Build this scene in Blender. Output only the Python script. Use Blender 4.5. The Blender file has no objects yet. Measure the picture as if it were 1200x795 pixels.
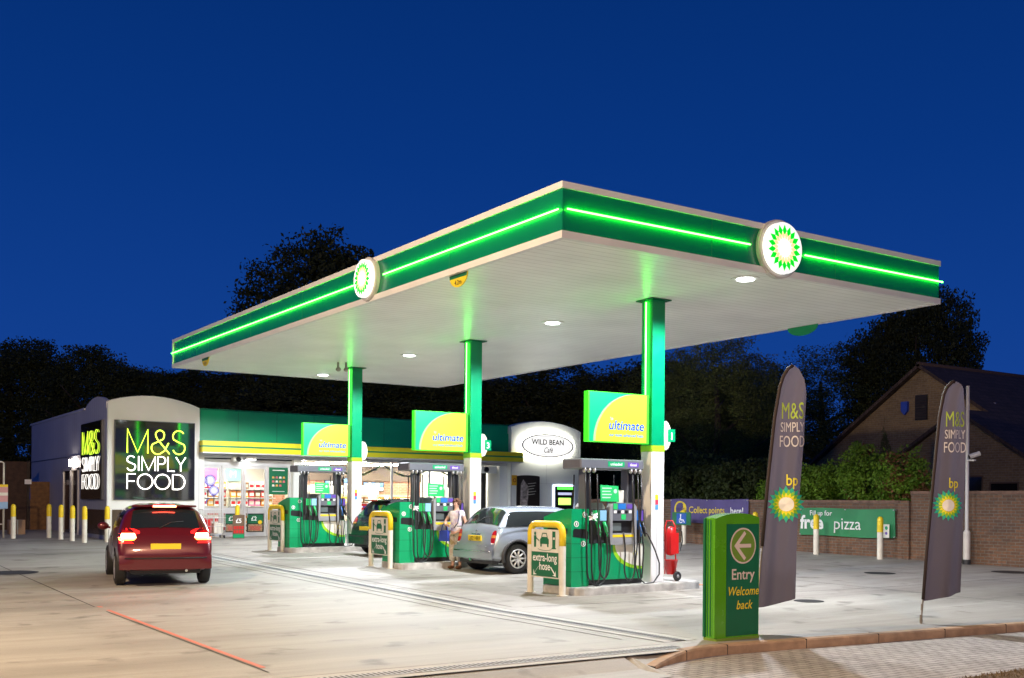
import bpy, math, random
from math import sin, cos, pi, radians
from mathutils import Vector, Matrix
import numpy as np

random.seed(7)
S = bpy.context.scene
COL = bpy.context.collection

# ------------------------------------------------------------------ camera
CAM_H = 1.632
YAW = radians(33.77)
FX, FY = sin(YAW), cos(YAW)
cam = bpy.data.cameras.new('camera')
cam.lens = 36 * 1264 / 1200
cam.sensor_width = 36
cam.shift_y = 0.1584
cam.clip_start = 0.1
cam.clip_end = 2000
co = bpy.data.objects.new('camera', cam)
co.location = (0, 0, CAM_H)
co.rotation_euler = (pi / 2, radians(-0.44), -YAW)
COL.objects.link(co)
S.camera = co


def zg(x, y):
    """height of the forecourt: rises gently away from the road"""
    s = x * FX + y * FY
    return 0.0168 * (min(max(s, 16), 40) - 16)


# ------------------------------------------------------------------ materials
MATS = {}


def mat(name, col, rough=0.5, metal=0.0, emit=None, estr=0.0, noise=0.0, nscale=4.0, bump=0.0, bscale=30.0, spec=None, coat=0.0, alpha=None):
    if name in MATS:
        return MATS[name]
    m = bpy.data.materials.new(name)
    m.use_nodes = True
    nt = m.node_tree
    b = nt.nodes['Principled BSDF']
    b.inputs['Base Color'].default_value = (*col, 1)
    b.inputs['Roughness'].default_value = rough
    b.inputs['Metallic'].default_value = metal
    if spec is not None:
        b.inputs['Specular IOR Level'].default_value = spec
    if coat:
        b.inputs['Coat Weight'].default_value = coat
        b.inputs['Coat Roughness'].default_value = 0.05
    if emit:
        b.inputs['Emission Color'].default_value = (*emit, 1)
        b.inputs['Emission Strength'].default_value = estr
    if noise or bump:
        tc = nt.nodes.new('ShaderNodeTexCoord')
        n = nt.nodes.new('ShaderNodeTexNoise')
        n.inputs['Scale'].default_value = nscale
        n.inputs['Detail'].default_value = 6
        nt.links.new(tc.outputs['Object'], n.inputs['Vector'])
        if noise:
            r = nt.nodes.new('ShaderNodeValToRGB')
            r.color_ramp.elements[0].position = 0.3
            r.color_ramp.elements[1].position = 0.7
            r.color_ramp.elements[0].color = (*[max(0, c * (1 - noise)) for c in col], 1)
            r.color_ramp.elements[1].color = (*[min(1, c * (1 + noise)) for c in col], 1)
            nt.links.new(n.outputs['Fac'], r.inputs['Fac'])
            nt.links.new(r.outputs['Color'], b.inputs['Base Color'])
        rr = nt.nodes.new('ShaderNodeMapRange')
        rr.inputs['To Min'].default_value = max(0.02, rough - 0.08)
        rr.inputs['To Max'].default_value = min(1, rough + 0.1)
        nt.links.new(n.outputs['Fac'], rr.inputs['Value'])
        nt.links.new(rr.outputs['Result'], b.inputs['Roughness'])
        if bump:
            n2 = nt.nodes.new('ShaderNodeTexNoise')
            n2.inputs['Scale'].default_value = bscale
            n2.inputs['Detail'].default_value = 5
            nt.links.new(tc.outputs['Object'], n2.inputs['Vector'])
            bp = nt.nodes.new('ShaderNodeBump')
            bp.inputs['Strength'].default_value = bump
            bp.inputs['Distance'].default_value = 0.02
            nt.links.new(n2.outputs['Fac'], bp.inputs['Height'])
            nt.links.new(bp.outputs['Normal'], b.inputs['Normal'])
    MATS[name] = m
    return m


def nodes_of(name):
    m = bpy.data.materials.new(name)
    m.use_nodes = True
    MATS[name] = m
    return m, m.node_tree, m.node_tree.nodes['Principled BSDF']


def N(nt, typ, **kw):
    n = nt.nodes.new(typ)
    for k, v in kw.items():
        if k in n.inputs:
            n.inputs[k].default_value = v
        else:
            setattr(n, k, v)
    return n


def ramp(nt, src, stops):
    r = nt.nodes.new('ShaderNodeValToRGB')
    while len(r.color_ramp.elements) < len(stops):
        r.color_ramp.elements.new(0.5)
    for e, (p, c) in zip(r.color_ramp.elements, stops):
        e.position = p
        e.color = (*c, 1) if len(c) == 3 else c
    nt.links.new(src, r.inputs['Fac'])
    return r


def mix(nt, fac, a, b, blend='MIX'):
    n = nt.nodes.new('ShaderNodeMix')
    n.data_type = 'RGBA'
    n.blend_type = blend
    for i, v in ((0, fac), (6, a), (7, b)):
        if isinstance(v, (int, float)):
            n.inputs[i].default_value = v
        elif isinstance(v, tuple):
            n.inputs[i].default_value = (*v, 1)
        else:
            nt.links.new(v, n.inputs[i])
    return n.outputs[2]


def concrete_mat():
    m, nt, b = nodes_of('brushed_concrete')
    tc = N(nt, 'ShaderNodeTexCoord')
    big = N(nt, 'ShaderNodeTexNoise', Scale=0.22, Detail=8.0, Roughness=0.62)
    nt.links.new(tc.outputs['Object'], big.inputs['Vector'])
    r1 = ramp(nt, big.outputs['Fac'], [(0.30, (0.27, 0.25, 0.215)), (0.48, (0.385, 0.365, 0.325)), (0.72, (0.46, 0.445, 0.405))])
    # tyre-worn / brushed streaks running along x
    mp = N(nt, 'ShaderNodeMapping')
    mp.inputs['Scale'].default_value = (0.35, 5.0, 1)
    nt.links.new(tc.outputs['Object'], mp.inputs['Vector'])
    st = N(nt, 'ShaderNodeTexNoise', Scale=1.0, Detail=7.0, Roughness=0.65)
    nt.links.new(mp.outputs['Vector'], st.inputs['Vector'])
    r2 = ramp(nt, st.outputs['Fac'], [(0.34, (0.70, 0.68, 0.65)), (0.62, (1, 1, 1))])
    c = mix(nt, 0.75, r1.outputs['Color'], r2.outputs['Color'], 'MULTIPLY')
    # oil spots
    sp = N(nt, 'ShaderNodeTexNoise', Scale=1.7, Detail=3.0)
    nt.links.new(tc.outputs['Object'], sp.inputs['Vector'])
    r3 = ramp(nt, sp.outputs['Fac'], [(0.27, (0.42, 0.41, 0.39)), (0.40, (1, 1, 1))])
    c = mix(nt, 0.8, c, r3.outputs['Color'], 'MULTIPLY')
    fine = N(nt, 'ShaderNodeTexNoise', Scale=45.0, Detail=4.0)
    nt.links.new(tc.outputs['Object'], fine.inputs['Vector'])
    r4 = ramp(nt, fine.outputs['Fac'], [(0.3, (0.86, 0.86, 0.86)), (0.7, (1.0, 1.0, 1.0))])
    c = mix(nt, 0.8, c, r4.outputs['Color'], 'MULTIPLY')
    # darker tyre-worn tracks along the fuelling lanes
    sxy = N(nt, 'ShaderNodeSeparateXYZ')
    nt.links.new(tc.outputs['Object'], sxy.inputs[0])
    ma = N(nt, 'ShaderNodeMath', operation='MULTIPLY_ADD')
    ma.inputs[1].default_value = 1 / 6.25
    ma.inputs[2].default_value = -16.9 / 6.25
    nt.links.new(sxy.outputs['Y'], ma.inputs[0])
    wob = N(nt, 'ShaderNodeTexNoise', Scale=0.35, Detail=3.0)
    nt.links.new(tc.outputs['Object'], wob.inputs['Vector'])
    mb = N(nt, 'ShaderNodeMath', operation='MULTIPLY_ADD')
    mb.inputs[1].default_value = 0.12
    nt.links.new(wob.outputs['Fac'], mb.inputs[0])
    nt.links.new(ma.outputs[0], mb.inputs[2])
    fr = N(nt, 'ShaderNodeMath', operation='FRACT')
    nt.links.new(mb.outputs[0], fr.inputs[0])
    rt = ramp(nt, fr.outputs[0], [(0.0, (1, 1, 1)), (0.05, (.72, .71, .70)), (0.10, (.74, .73, .72)), (0.15, (1, 1, 1)), (0.27, (1, 1, 1)), (0.32, (.74, .73, .72)), (0.37, (.72, .71, .70)), (0.42, (1, 1, 1))])
    gate = ramp(nt, st.outputs['Fac'], [(0.38, (.15, .15, .15)), (0.62, (1, 1, 1))])
    c = mix(nt, gate.outputs['Color'], c, mix(nt, 1.0, c, rt.outputs['Color'], 'MULTIPLY'))
    nt.links.new(c, b.inputs['Base Color'])
    rr = N(nt, 'ShaderNodeMapRange')
    rr.inputs['To Min'].default_value = 0.48
    rr.inputs['To Max'].default_value = 0.8
    nt.links.new(st.outputs['Fac'], rr.inputs['Value'])
    nt.links.new(rr.outputs['Result'], b.inputs['Roughness'])
    mp2 = N(nt, 'ShaderNodeMapping')
    mp2.inputs['Scale'].default_value = (6, 110, 1)
    nt.links.new(tc.outputs['Object'], mp2.inputs['Vector'])
    br = N(nt, 'ShaderNodeTexNoise', Scale=1.0, Detail=3.0)
    nt.links.new(mp2.outputs['Vector'], br.inputs['Vector'])
    bp = N(nt, 'ShaderNodeBump', Strength=0.35, Distance=0.006)
    nt.links.new(br.outputs['Fac'], bp.inputs['Height'])
    nt.links.new(bp.outputs['Normal'], b.inputs['Normal'])
    return m


def brick_mat(name, c1, c2, mortar, bw=0.225, bh=0.075, vec='XZ', stain=0.5, rot=0.0):
    m, nt, b = nodes_of(name)
    tc = N(nt, 'ShaderNodeTexCoord')
    sx = N(nt, 'ShaderNodeSeparateXYZ')
    nt.links.new(tc.outputs['Object'], sx.inputs[0])
    cx = N(nt, 'ShaderNodeCombineXYZ')
    if vec == 'WALL':
        ad = N(nt, 'ShaderNodeMath', operation='ADD')
        nt.links.new(sx.outputs['X'], ad.inputs[0])
        nt.links.new(sx.outputs['Y'], ad.inputs[1])
        nt.links.new(ad.outputs[0], cx.inputs[0])
        nt.links.new(sx.outputs['Z'], cx.inputs[1])
    else:
        nt.links.new(sx.outputs[vec[0]], cx.inputs[0])
        nt.links.new(sx.outputs[vec[1]], cx.inputs[1])
    bt = N(nt, 'ShaderNodeTexBrick', Scale=1.0)
    bt.inputs['Color1'].default_value = (*c1, 1)
    bt.inputs['Color2'].default_value = (*c2, 1)
    bt.inputs['Mortar'].default_value = (*mortar, 1)
    bt.inputs['Mortar Size'].default_value = 0.008
    bt.inputs['Brick Width'].default_value = bw
    bt.inputs['Row Height'].default_value = bh
    bt.inputs['Bias'].default_value = -0.1
    nt.links.new(cx.outputs[0], bt.inputs['Vector'])
    n = N(nt, 'ShaderNodeTexNoise', Scale=0.9, Detail=7.0, Roughness=0.65)
    nt.links.new(tc.outputs['Object'], n.inputs['Vector'])
    r = ramp(nt, n.outputs['Fac'], [(0.3, (0.55, 0.55, 0.52)), (0.55, (1, 1, 1)), (0.75, (1.15, 1.1, 1.05))])
    c = mix(nt, stain, bt.outputs['Color'], r.outputs['Color'], 'MULTIPLY')
    n2 = N(nt, 'ShaderNodeTexNoise', Scale=14.0, Detail=4.0)
    nt.links.new(tc.outputs['Object'], n2.inputs['Vector'])
    r2 = ramp(nt, n2.outputs['Fac'], [(0.3, (0.7, 0.7, 0.7)), (0.7, (1.2, 1.2, 1.2))])
    c = mix(nt, 0.7, c, r2.outputs['Color'], 'MULTIPLY')
    nt.links.new(c, b.inputs['Base Color'])
    b.inputs['Roughness'].default_value = 0.88
    bp = N(nt, 'ShaderNodeBump', Strength=0.6, Distance=0.012)
    inv = N(nt, 'ShaderNodeMath', operation='SUBTRACT')
    inv.inputs[0].default_value = 1.0
    nt.links.new(bt.outputs['Fac'], inv.inputs[1])
    nt.links.new(inv.outputs[0], bp.inputs['Height'])
    nt.links.new(bp.outputs['Normal'], b.inputs['Normal'])
    return m


def ribbed_mat(name, col, axis, pitch, rough=0.4, strength=0.5, dirt=0.12):
    """sheet metal pressed in fine ribs across `axis`"""
    m, nt, b = nodes_of(name)
    tc = N(nt, 'ShaderNodeTexCoord')
    sx = N(nt, 'ShaderNodeSeparateXYZ')
    nt.links.new(tc.outputs['Object'], sx.inputs[0])
    mu = N(nt, 'ShaderNodeMath', operation='MULTIPLY')
    mu.inputs[1].default_value = 1.0 / pitch
    nt.links.new(sx.outputs[axis], mu.inputs[0])
    fr = N(nt, 'ShaderNodeMath', operation='FRACT')
    nt.links.new(mu.outputs[0], fr.inputs[0])
    r = ramp(nt, fr.outputs[0], [(0.0, (0, 0, 0)), (0.06, (1, 1, 1)), (0.94, (1, 1, 1)), (1.0, (0, 0, 0))])
    bp = N(nt, 'ShaderNodeBump', Strength=strength, Distance=0.01)
    nt.links.new(r.outputs['Color'], bp.inputs['Height'])
    nt.links.new(bp.outputs['Normal'], b.inputs['Normal'])
    n = N(nt, 'ShaderNodeTexNoise', Scale=0.8, Detail=5.0)
    nt.links.new(tc.outputs['Object'], n.inputs['Vector'])
    r2 = ramp(nt, n.outputs['Fac'], [(0.3, tuple(c * (1 - dirt) for c in col)), (0.65, col)])
    r3 = ramp(nt, fr.outputs[0], [(0.0, (0.62, 0.62, 0.60)), (0.07, (1, 1, 1)), (0.93, (1, 1, 1)), (1.0, (0.62, 0.62, 0.60))])
    c = mix(nt, 1.0, r2.outputs['Color'], r3.outputs['Color'], 'MULTIPLY')
    nt.links.new(c, b.inputs['Base Color'])
    b.inputs['Roughness'].default_value = rough
    return m


def glass_mat(name, tint=(1, 1, 1), refl=0.12, rough=0.02):
    m = bpy.data.materials.new(name)
    m.use_nodes = True
    nt = m.node_tree
    nt.nodes.clear()
    out = nt.nodes.new('ShaderNodeOutputMaterial')
    t = nt.nodes.new('ShaderNodeBsdfTransparent')
    t.inputs[0].default_value = (*tint, 1)
    g = nt.nodes.new('ShaderNodeBsdfGlossy')
    g.inputs['Roughness'].default_value = rough
    lw = nt.nodes.new('ShaderNodeFresnel')
    lw.inputs['IOR'].default_value = 1.5
    ad = nt.nodes.new('ShaderNodeMath')
    ad.operation = 'ADD'
    ad.use_clamp = True
    ad.inputs[1].default_value = refl - 0.04
    nt.links.new(lw.outputs[0], ad.inputs[0])
    mx = nt.nodes.new('ShaderNodeMixShader')
    nt.links.new(ad.outputs[0], mx.inputs[0])
    nt.links.new(t.outputs[0], mx.inputs[1])
    nt.links.new(g.outputs[0], mx.inputs[2])
    nt.links.new(mx.outputs[0], out.inputs[0])
    MATS[name] = m
    return m


def leaf_mat(name, c1, c2, scale=1.2):
    m, nt, b = nodes_of(name)
    tc = N(nt, 'ShaderNodeTexCoord')
    n = N(nt, 'ShaderNodeTexNoise', Scale=scale, Detail=5.0, Roughness=0.7)
    nt.links.new(tc.outputs['Object'], n.inputs['Vector'])
    r = ramp(nt, n.outputs['Fac'], [(0.32, c1), (0.68, c2)])
    nt.links.new(r.outputs['Color'], b.inputs['Base Color'])
    b.inputs['Roughness'].default_value = 0.55
    b.inputs['Specular IOR Level'].default_value = 0.3
    tr = N(nt, 'ShaderNodeBsdfTranslucent')
    nt.links.new(r.outputs['Color'], tr.inputs['Color'])
    mx = N(nt, 'ShaderNodeMixShader')
    mx.inputs[0].default_value = 0.25
    out = nt.nodes['Material Output']
    nt.links.new(b.outputs[0], mx.inputs[1])
    nt.links.new(tr.outputs[0], mx.inputs[2])
    nt.links.new(mx.outputs[0], out.inputs[0])
    return m


M_CONC = concrete_mat()
M_KERBCONC = mat('kerb_concrete', (0.42, 0.41, 0.38), 0.8, noise=0.3, nscale=5, bump=0.3, bscale=40)
M_KERB = mat('buff_kerbstone', (0.40, 0.27, 0.17), 0.85, noise=0.25, nscale=6, bump=0.3, bscale=60)
M_ASPH = mat('dark_ground', (0.06, 0.055, 0.045), 0.95, noise=0.3, nscale=3, bump=0.4)
M_PAVER = brick_mat('block_paving', (0.42, 0.40, 0.38), (0.50, 0.48, 0.46), (0.16, 0.15, 0.14), 0.2, 0.1, 'XY', 0.6)
M_GRASS = mat('brown_verge_grass', (0.13, 0.08, 0.035), 0.95, noise=0.4, nscale=12)
M_BLADE = mat('grass_blade', (0.15, 0.10, 0.04), 0.8, noise=0.4, nscale=3)
M_SOFFIT = ribbed_mat('ribbed_soffit', (0.88, 0.89, 0.87), 'Y', 0.2, 0.35, 0.5)
M_WHITE = mat('white_paint', (0.78, 0.78, 0.76), 0.4, noise=0.05, nscale=2)
M_RIM = mat('pale_rim_metal', (0.72, 0.72, 0.72), 0.4, noise=0.06, nscale=1.5)
M_FASC = mat('deep_green_fascia', (0.003, 0.165, 0.085), 0.22, noise=0.08, nscale=0.8)
M_GREEN = mat('bright_green_panel', (0.0, 0.31, 0.115), 0.35, noise=0.05, nscale=1.2)
M_SHOPGREEN = mat('shop_fascia_green', (0.002, 0.34, 0.16), 0.35, noise=0.07, nscale=0.7)
M_LIME = mat('lime_band', (0.30, 0.62, 0.02), 0.4, noise=0.04)
M_YELLOW = mat('yellow_paint', (0.80, 0.58, 0.01), 0.45, noise=0.08, nscale=5)
M_BANDYEL = mat('yellow_band', (0.82, 0.74, 0.02), 0.4, noise=0.1, nscale=1)
M_CREAM = mat('cream_paint', (0.70, 0.68, 0.58), 0.5, noise=0.08, nscale=6)
M_NEON = mat('green_neon', (0.1, 1, 0.1), 0.4, emit=(0.05, 1.0, 0.035), estr=27)
M_NEONCOL = mat('green_neon_tube', (0.1, 1, 0.1), 0.4, emit=(0.055, 1.0, 0.04), estr=20)
M_LAMP = mat('lamp_lens', (1, 1, 1), 0.3, emit=(0.93, 0.97, 1.0), estr=12)
M_DARK = mat('dark_grey_plastic', (0.03, 0.033, 0.036), 0.45, noise=0.15)
M_BLACK = mat('black_plastic', (0.012, 0.012, 0.013), 0.35, noise=0.1)
M_RUBBER = mat('black_rubber', (0.02, 0.02, 0.021), 0.38, noise=0.1)
M_GREY = mat('mid_grey_metal', (0.16, 0.17, 0.19), 0.35, 0.3, noise=0.08)
M_SILVER = mat('silver_grey_panel', (0.42, 0.43, 0.44), 0.3, 0.4, noise=0.05)
M_ALU = mat('aluminium_frame', (0.62, 0.62, 0.61), 0.35, 0.3, noise=0.05)
M_GLASS = glass_mat('shop_glass', (0.96, 0.98, 0.97), 0.06)
M_CLAD = mat('white_shop_cladding', (0.76, 0.78, 0.73), 0.45, noise=0.06, nscale=0.6)
M_SIDE = ribbed_mat('blue_grey_side_cladding', (0.42, 0.44, 0.50), 'Y', 0.3, 0.5, 0.25)
M_GLOSSBLK = mat('gloss_black_sign', (0.02, 0.018, 0.012), 0.05, coat=1.0)
M_NLIME = mat('lime_neon_letter', (0.8, 1, 0.2), 0.4, emit=(0.62, 0.95, 0.04), estr=3.6)
M_NWHITE = mat('white_neon_letter', (1, 1, 1), 0.4, emit=(1.0, 0.95, 0.88), estr=3.2)
M_BRICK = brick_mat('red_brown_brick', (0.17, 0.085, 0.045), (0.10, 0.055, 0.035), (0.14, 0.125, 0.10), vec='WALL')
M_BRICK2 = brick_mat('house_brick', (0.23, 0.165, 0.09), (0.16, 0.115, 0.065), (0.22, 0.19, 0.15), vec='WALL', stain=0.4)
M_TILE = brick_mat('roof_tiles', (0.07, 0.048, 0.042), (0.042, 0.031, 0.028), (0.012, 0.010, 0.010), 0.3, 0.2, 'XY', 0.3)
M_WOOD = ribbed_mat('fence_boards', (0.11, 0.065, 0.035), 'Y', 0.14, 0.85, 0.6, 0.4)
M_TRUNK = mat('bark', (0.05, 0.038, 0.028), 0.95, noise=0.4, nscale=6, bump=0.5)
M_LEAFD = leaf_mat('dark_leaves', (0.030, 0.042, 0.014), (0.075, 0.09, 0.028), 0.6)
M_LEAFB = leaf_mat('ivy_leaves', (0.08, 0.18, 0.014), (0.20, 0.34, 0.03), 1.6)
M_LEAFR = leaf_mat('rusty_leaves', (0.16, 0.09, 0.03), (0.28, 0.12, 0.05), 3)
M_RED = mat('red_paint', (0.55, 0.012, 0.012), 0.35, noise=0.08)
M_BLUEINK = mat('blue_lettering', (0.01, 0.05, 0.55), 0.4)
M_WHITEINK = mat('white_lettering', (0.85, 0.85, 0.82), 0.5)
M_YELINK = mat('yellow_lettering', (0.85, 0.65, 0.02), 0.5)
M_DKGREEN = mat('dark_green_panel', (0.005, 0.14, 0.055), 0.4, noise=0.08)
M_LIMEP = mat('lime_green_casing', (0.09, 0.36, 0.004), 0.25, noise=0.08, nscale=3, coat=0.3)

# ------------------------------------------------------------------ mesh builder


class MB:
    def __init__(s):
        s.v, s.f, s.m, s.sm = [], [], [], []

    def add(s, vs, fs, mi=0, smooth=False):
        b = len(s.v)
        s.v += [tuple(v) for v in vs]
        s.f += [tuple(b + i for i in f) for f in fs]
        s.m += [mi] * len(fs)
        s.sm += [smooth] * len(fs)
        return s

    def box(s, x0, y0, z0, x1, y1, z1, mi=0, bev=0.0):
        if x0 > x1: x0, x1 = x1, x0
        if y0 > y1: y0, y1 = y1, y0
        if z0 > z1: z0, z1 = z1, z0
        if bev > 0:
            d = min(bev, (x1 - x0) * .45, (y1 - y0) * .45, (z1 - z0) * .45)
            V, idx = [], {}
            for i, sx in enumerate((x0, x1)):
                for j, sy in enumerate((y0, y1)):
                    for k, sz in enumerate((z0, z1)):
                        dx, dy, dz = (d if i == 0 else -d), (d if j == 0 else -d), (d if k == 0 else -d)
                        idx[i, j, k, 0] = len(V); V.append((sx, sy + dy, sz + dz))
                        idx[i, j, k, 1] = len(V); V.append((sx + dx, sy, sz + dz))
                        idx[i, j, k, 2] = len(V); V.append((sx + dx, sy + dy, sz))
            F = []
            for i in (0, 1):
                o = [(0, 0), (1, 0), (1, 1), (0, 1)]
                q = [idx[i, a, c, 0] for a, c in o]; F.append(q if i else q[::-1])
                q = [idx[a, i, c, 1] for a, c in o]; F.append(q[::-1] if i else q)
                q = [idx[a, c, i, 2] for a, c in o]; F.append(q if i else q[::-1])
            for i in (0, 1):
                for j in (0, 1):
                    fl = (i == j)
                    q = [idx[i, j, 0, 0], idx[i, j, 1, 0], idx[i, j, 1, 1], idx[i, j, 0, 1]]
                    F.append(q if not fl else q[::-1])
                    q = [idx[i, 0, j, 0], idx[i, 1, j, 0], idx[i, 1, j, 2], idx[i, 0, j, 2]]
                    F.append(q[::-1] if not fl else q)
                    q = [idx[0, i, j, 1], idx[1, i, j, 1], idx[1, i, j, 2], idx[0, i, j, 2]]
                    F.append(q if not fl else q[::-1])
                    for k in (0, 1):
                        t = [idx[i, j, k, 0], idx[i, j, k, 1], idx[i, j, k, 2]]
                        F.append(t if (i + j + k) % 2 else t[::-1])
            return s.add(V, F, mi)
        V = [(x0, y0, z0), (x1, y0, z0), (x1, y1, z0), (x0, y1, z0), (x0, y0, z1), (x1, y0, z1), (x1, y1, z1), (x0, y1, z1)]
        return s.add(V, [(3, 2, 1, 0), (4, 5, 6, 7), (0, 1, 5, 4), (1, 2, 6, 5), (2, 3, 7, 6), (3, 0, 4, 7)], mi)

    def quad(s, a, b, c, d, mi=0):
        return s.add([a, b, c, d], [(0, 1, 2, 3)], mi)

    def plate(s, poly, fr, w0, w1, mi=0, smooth_side=False):
        """poly in (u,v) of frame fr, extruded from w0 to w1 along its outward normal"""
        n = len(poly)
        V = [fr(u, v, w0) for u, v in poly] + [fr(u, v, w1) for u, v in poly]
        s.add(V, [tuple(range(n))[::-1], tuple(range(n, 2 * n))], mi)
        s.add(V, [(i, (i + 1) % n, n + (i + 1) % n, n + i) for i in range(n)], mi, smooth_side)
        return s

    def tube(s, pts, r, n=6, mi=0, cap=True, closed=False):
        pts = [Vector(p) for p in pts]
        rs = r if isinstance(r, (list, tuple)) else [r] * len(pts)
        V, F = [], []
        up = None
        L = len(pts)
        for i, p in enumerate(pts):
            if closed:
                t = pts[(i + 1) % L] - pts[i - 1]
            else:
                t = pts[min(i + 1, L - 1)] - pts[max(i - 1, 0)]
            if t.length < 1e-9: t = Vector((0, 0, 1))
            t.normalize()
            if up is None:
                up = Vector((0, 0, 1)) if abs(t.z) < 0.9 else Vector((1, 0, 0))
            a = t.cross(up)
            if a.length < 1e-6: a = t.orthogonal()
            a.normalize()
            bb = a.cross(t).normalized()
            up = bb
            for k in range(n):
                an = 2 * pi * k / n
                V.append(p + (a * cos(an) + bb * sin(an)) * rs[i])
        R = L if closed else L - 1
        for i in range(R):
            j = (i + 1) % L
            for k in range(n):
                k2 = (k + 1) % n
                F.append((i * n + k, j * n + k, j * n + k2, i * n + k2))
        if cap and not closed:
            F.append(tuple(range(n)))
            F.append(tuple((L - 1) * n + k for k in range(n))[::-1])
        return s.add(V, F, mi, True)

    def cyl(s, p0, p1, r0, r1=None, n=16, mi=0, smooth=True):
        p0, p1 = Vector(p0), Vector(p1)
        r1 = r0 if r1 is None else r1
        t = (p1 - p0).normalized()
        a = t.orthogonal().normalized()
        b = t.cross(a)
        V = [p0 + (a * cos(2 * pi * k / n) + b * sin(2 * pi * k / n)) * r0 for k in range(n)]
        V += [p1 + (a * cos(2 * pi * k / n) + b * sin(2 * pi * k / n)) * r1 for k in range(n)]
        s.add(V, [(k, (k + 1) % n, n + (k + 1) % n, n + k) for k in range(n)], mi, smooth)
        s.add(V, [tuple(range(n))[::-1], tuple(range(n, 2 * n))], mi)
        return s

    def lathe(s, prof, c=(0, 0, 0), n=20, axis='Z', mi=0, caps=True):
        """prof = [(r, h)...] turned round an axis through c"""
        V, F = [], []
        for r, h in prof:
            for k in range(n):
                a = 2 * pi * k / n
                x, y, z = r * cos(a), r * sin(a), h
                if axis == 'Y': x, y, z = x, z, -y
                if axis == 'X': x, y, z = z, x, y
                V.append((c[0] + x, c[1] + y, c[2] + z))
        for i in range(len(prof) - 1):
            for k in range(n):
                k2 = (k + 1) % n
                F.append((i * n + k, i * n + k2, (i + 1) * n + k2, (i + 1) * n + k))
        s.add(V, F, mi, True)
        for i, rev in ((0, True), (len(prof) - 1, False)):
            if caps and prof[i][0] > 1e-5:
                f = tuple(i * n + k for k in range(n))
                s.add(V, [f[::-1] if rev else f], mi)
        return s

    def sphere(s, c, r, n=12, m=8, mi=0):
        rx, ry, rz = r if isinstance(r, (tuple, list)) else (r, r, r)
        V, F = [], []
        for i in range(m + 1):
            th = pi * i / m
            for k in range(n):
                a = 2 * pi * k / n
                V.append((c[0] + rx * sin(th) * cos(a), c[1] + ry * sin(th) * sin(a), c[2] + rz * cos(th)))
        for i in range(m):
            for k in range(n):
                k2 = (k + 1) % n
                F.append((i * n + k, (i + 1) * n + k, (i + 1) * n + k2, i * n + k2))
        return s.add(V, F, mi, True)

    def text(s, txt, fr, u, v, size, w=0.003, mi=0, bold=0.0, shear=0.0, align='CENTER', sx=1.0):
        V, F = text_geo(txt, bold, shear, align)
        s.add([fr(u + x * size * sx, v + y * size, w) for x, y in V], F, mi)
        return s

    def build(s, name, mats, parent=None, loc=(0, 0, 0), rz=0.0, label=None):
        me = bpy.data.meshes.new(name)
        me.from_pydata(s.v, [], s.f)
        if not isinstance(mats, (list, tuple)): mats = [mats]
        for m in mats: me.materials.append(m)
        me.polygons.foreach_set('material_index', s.m)
        me.polygons.foreach_set('use_smooth', s.sm)
        me.validate()
        o = bpy.data.objects.new(name, me)
        o.location = loc
        o.rotation_euler = (0, 0, rz)
        COL.objects.link(o)
        if parent is not None: o.parent = parent
        if label: o['label'] = label
        return o


_TXT = {}


def text_geo(txt, bold, shear, align):
    key = (txt, bold, shear, align)
    if key in _TXT: return _TXT[key]
    cu = bpy.data.curves.new('lettering_source', 'FONT')
    cu.body = txt
    cu.offset = bold
    cu.shear = shear
    cu.align_x = align
    cu.resolution_u = 3
    ob = bpy.data.objects.new('lettering_source', cu)
    COL.objects.link(ob)
    bpy.context.view_layer.update()
    dg = bpy.context.evaluated_depsgraph_get()
    me = bpy.data.meshes.new_from_object(ob.evaluated_get(dg))
    V = [(v.co.x, v.co.y) for v in me.vertices]
    F = [tuple(p.vertices) for p in me.polygons]
    bpy.data.meshes.remove(me)
    bpy.data.objects.remove(ob)
    bpy.data.curves.remove(cu)
    _TXT[key] = (V, F)
    return V, F


def frame(o, facing):
    """(u right, v up, w out) seen by someone looking at a surface that faces `facing`"""
    ox, oy, oz = o
    if facing == '-Y': return lambda u, v, w=0: (ox + u, oy - w, oz + v)
    if facing == '+Y': return lambda u, v, w=0: (ox - u, oy + w, oz + v)
    if facing == '-X': return lambda u, v, w=0: (ox - w, oy - u, oz + v)
    if facing == '+X': return lambda u, v, w=0: (ox + w, oy + u, oz + v)
    if facing == '+Z': return lambda u, v, w=0: (ox + u, oy + v, oz + w)


def tag(o, label, cat, group=None, kind=None):
    o['label'] = label
    o['category'] = cat
    if group: o['group'] = group
    if kind: o['kind'] = kind
    return o


def thing(name, label, cat, loc=(0, 0, 0), rz=0.0, group=None):
    o = bpy.data.objects.new(name, None)
    o.empty_display_size = 0.2
    o.location = loc
    o.rotation_euler = (0, 0, rz)
    COL.objects.link(o)
    return tag(o, label, cat, group)


def dup(root, loc, rz=None, label=None, scale=None, group=None):
    r = root.copy()
    COL.objects.link(r)
    r.location = loc
    if rz is not None: r.rotation_euler = (0, 0, rz)
    if label: r['label'] = label
    if group: r['group'] = group
    if scale: r.scale = scale if isinstance(scale, tuple) else (scale,) * 3
    for ch in list(root.children):
        c = ch.copy(); COL.objects.link(c); c.parent = r
        for g in list(ch.children):
            d = g.copy(); COL.objects.link(d); d.parent = c
    return r


def struct(o, label, cat=None):
    o['kind'] = 'structure'
    o['label'] = label
    if cat: o['category'] = cat
    return o


def circ(r, n=32, cx=0, cy=0, ry=None):
    ry = r if ry is None else ry
    return [(cx + r * cos(2 * pi * k / n), cy + ry * sin(2 * pi * k / n)) for k in range(n)]


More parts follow.
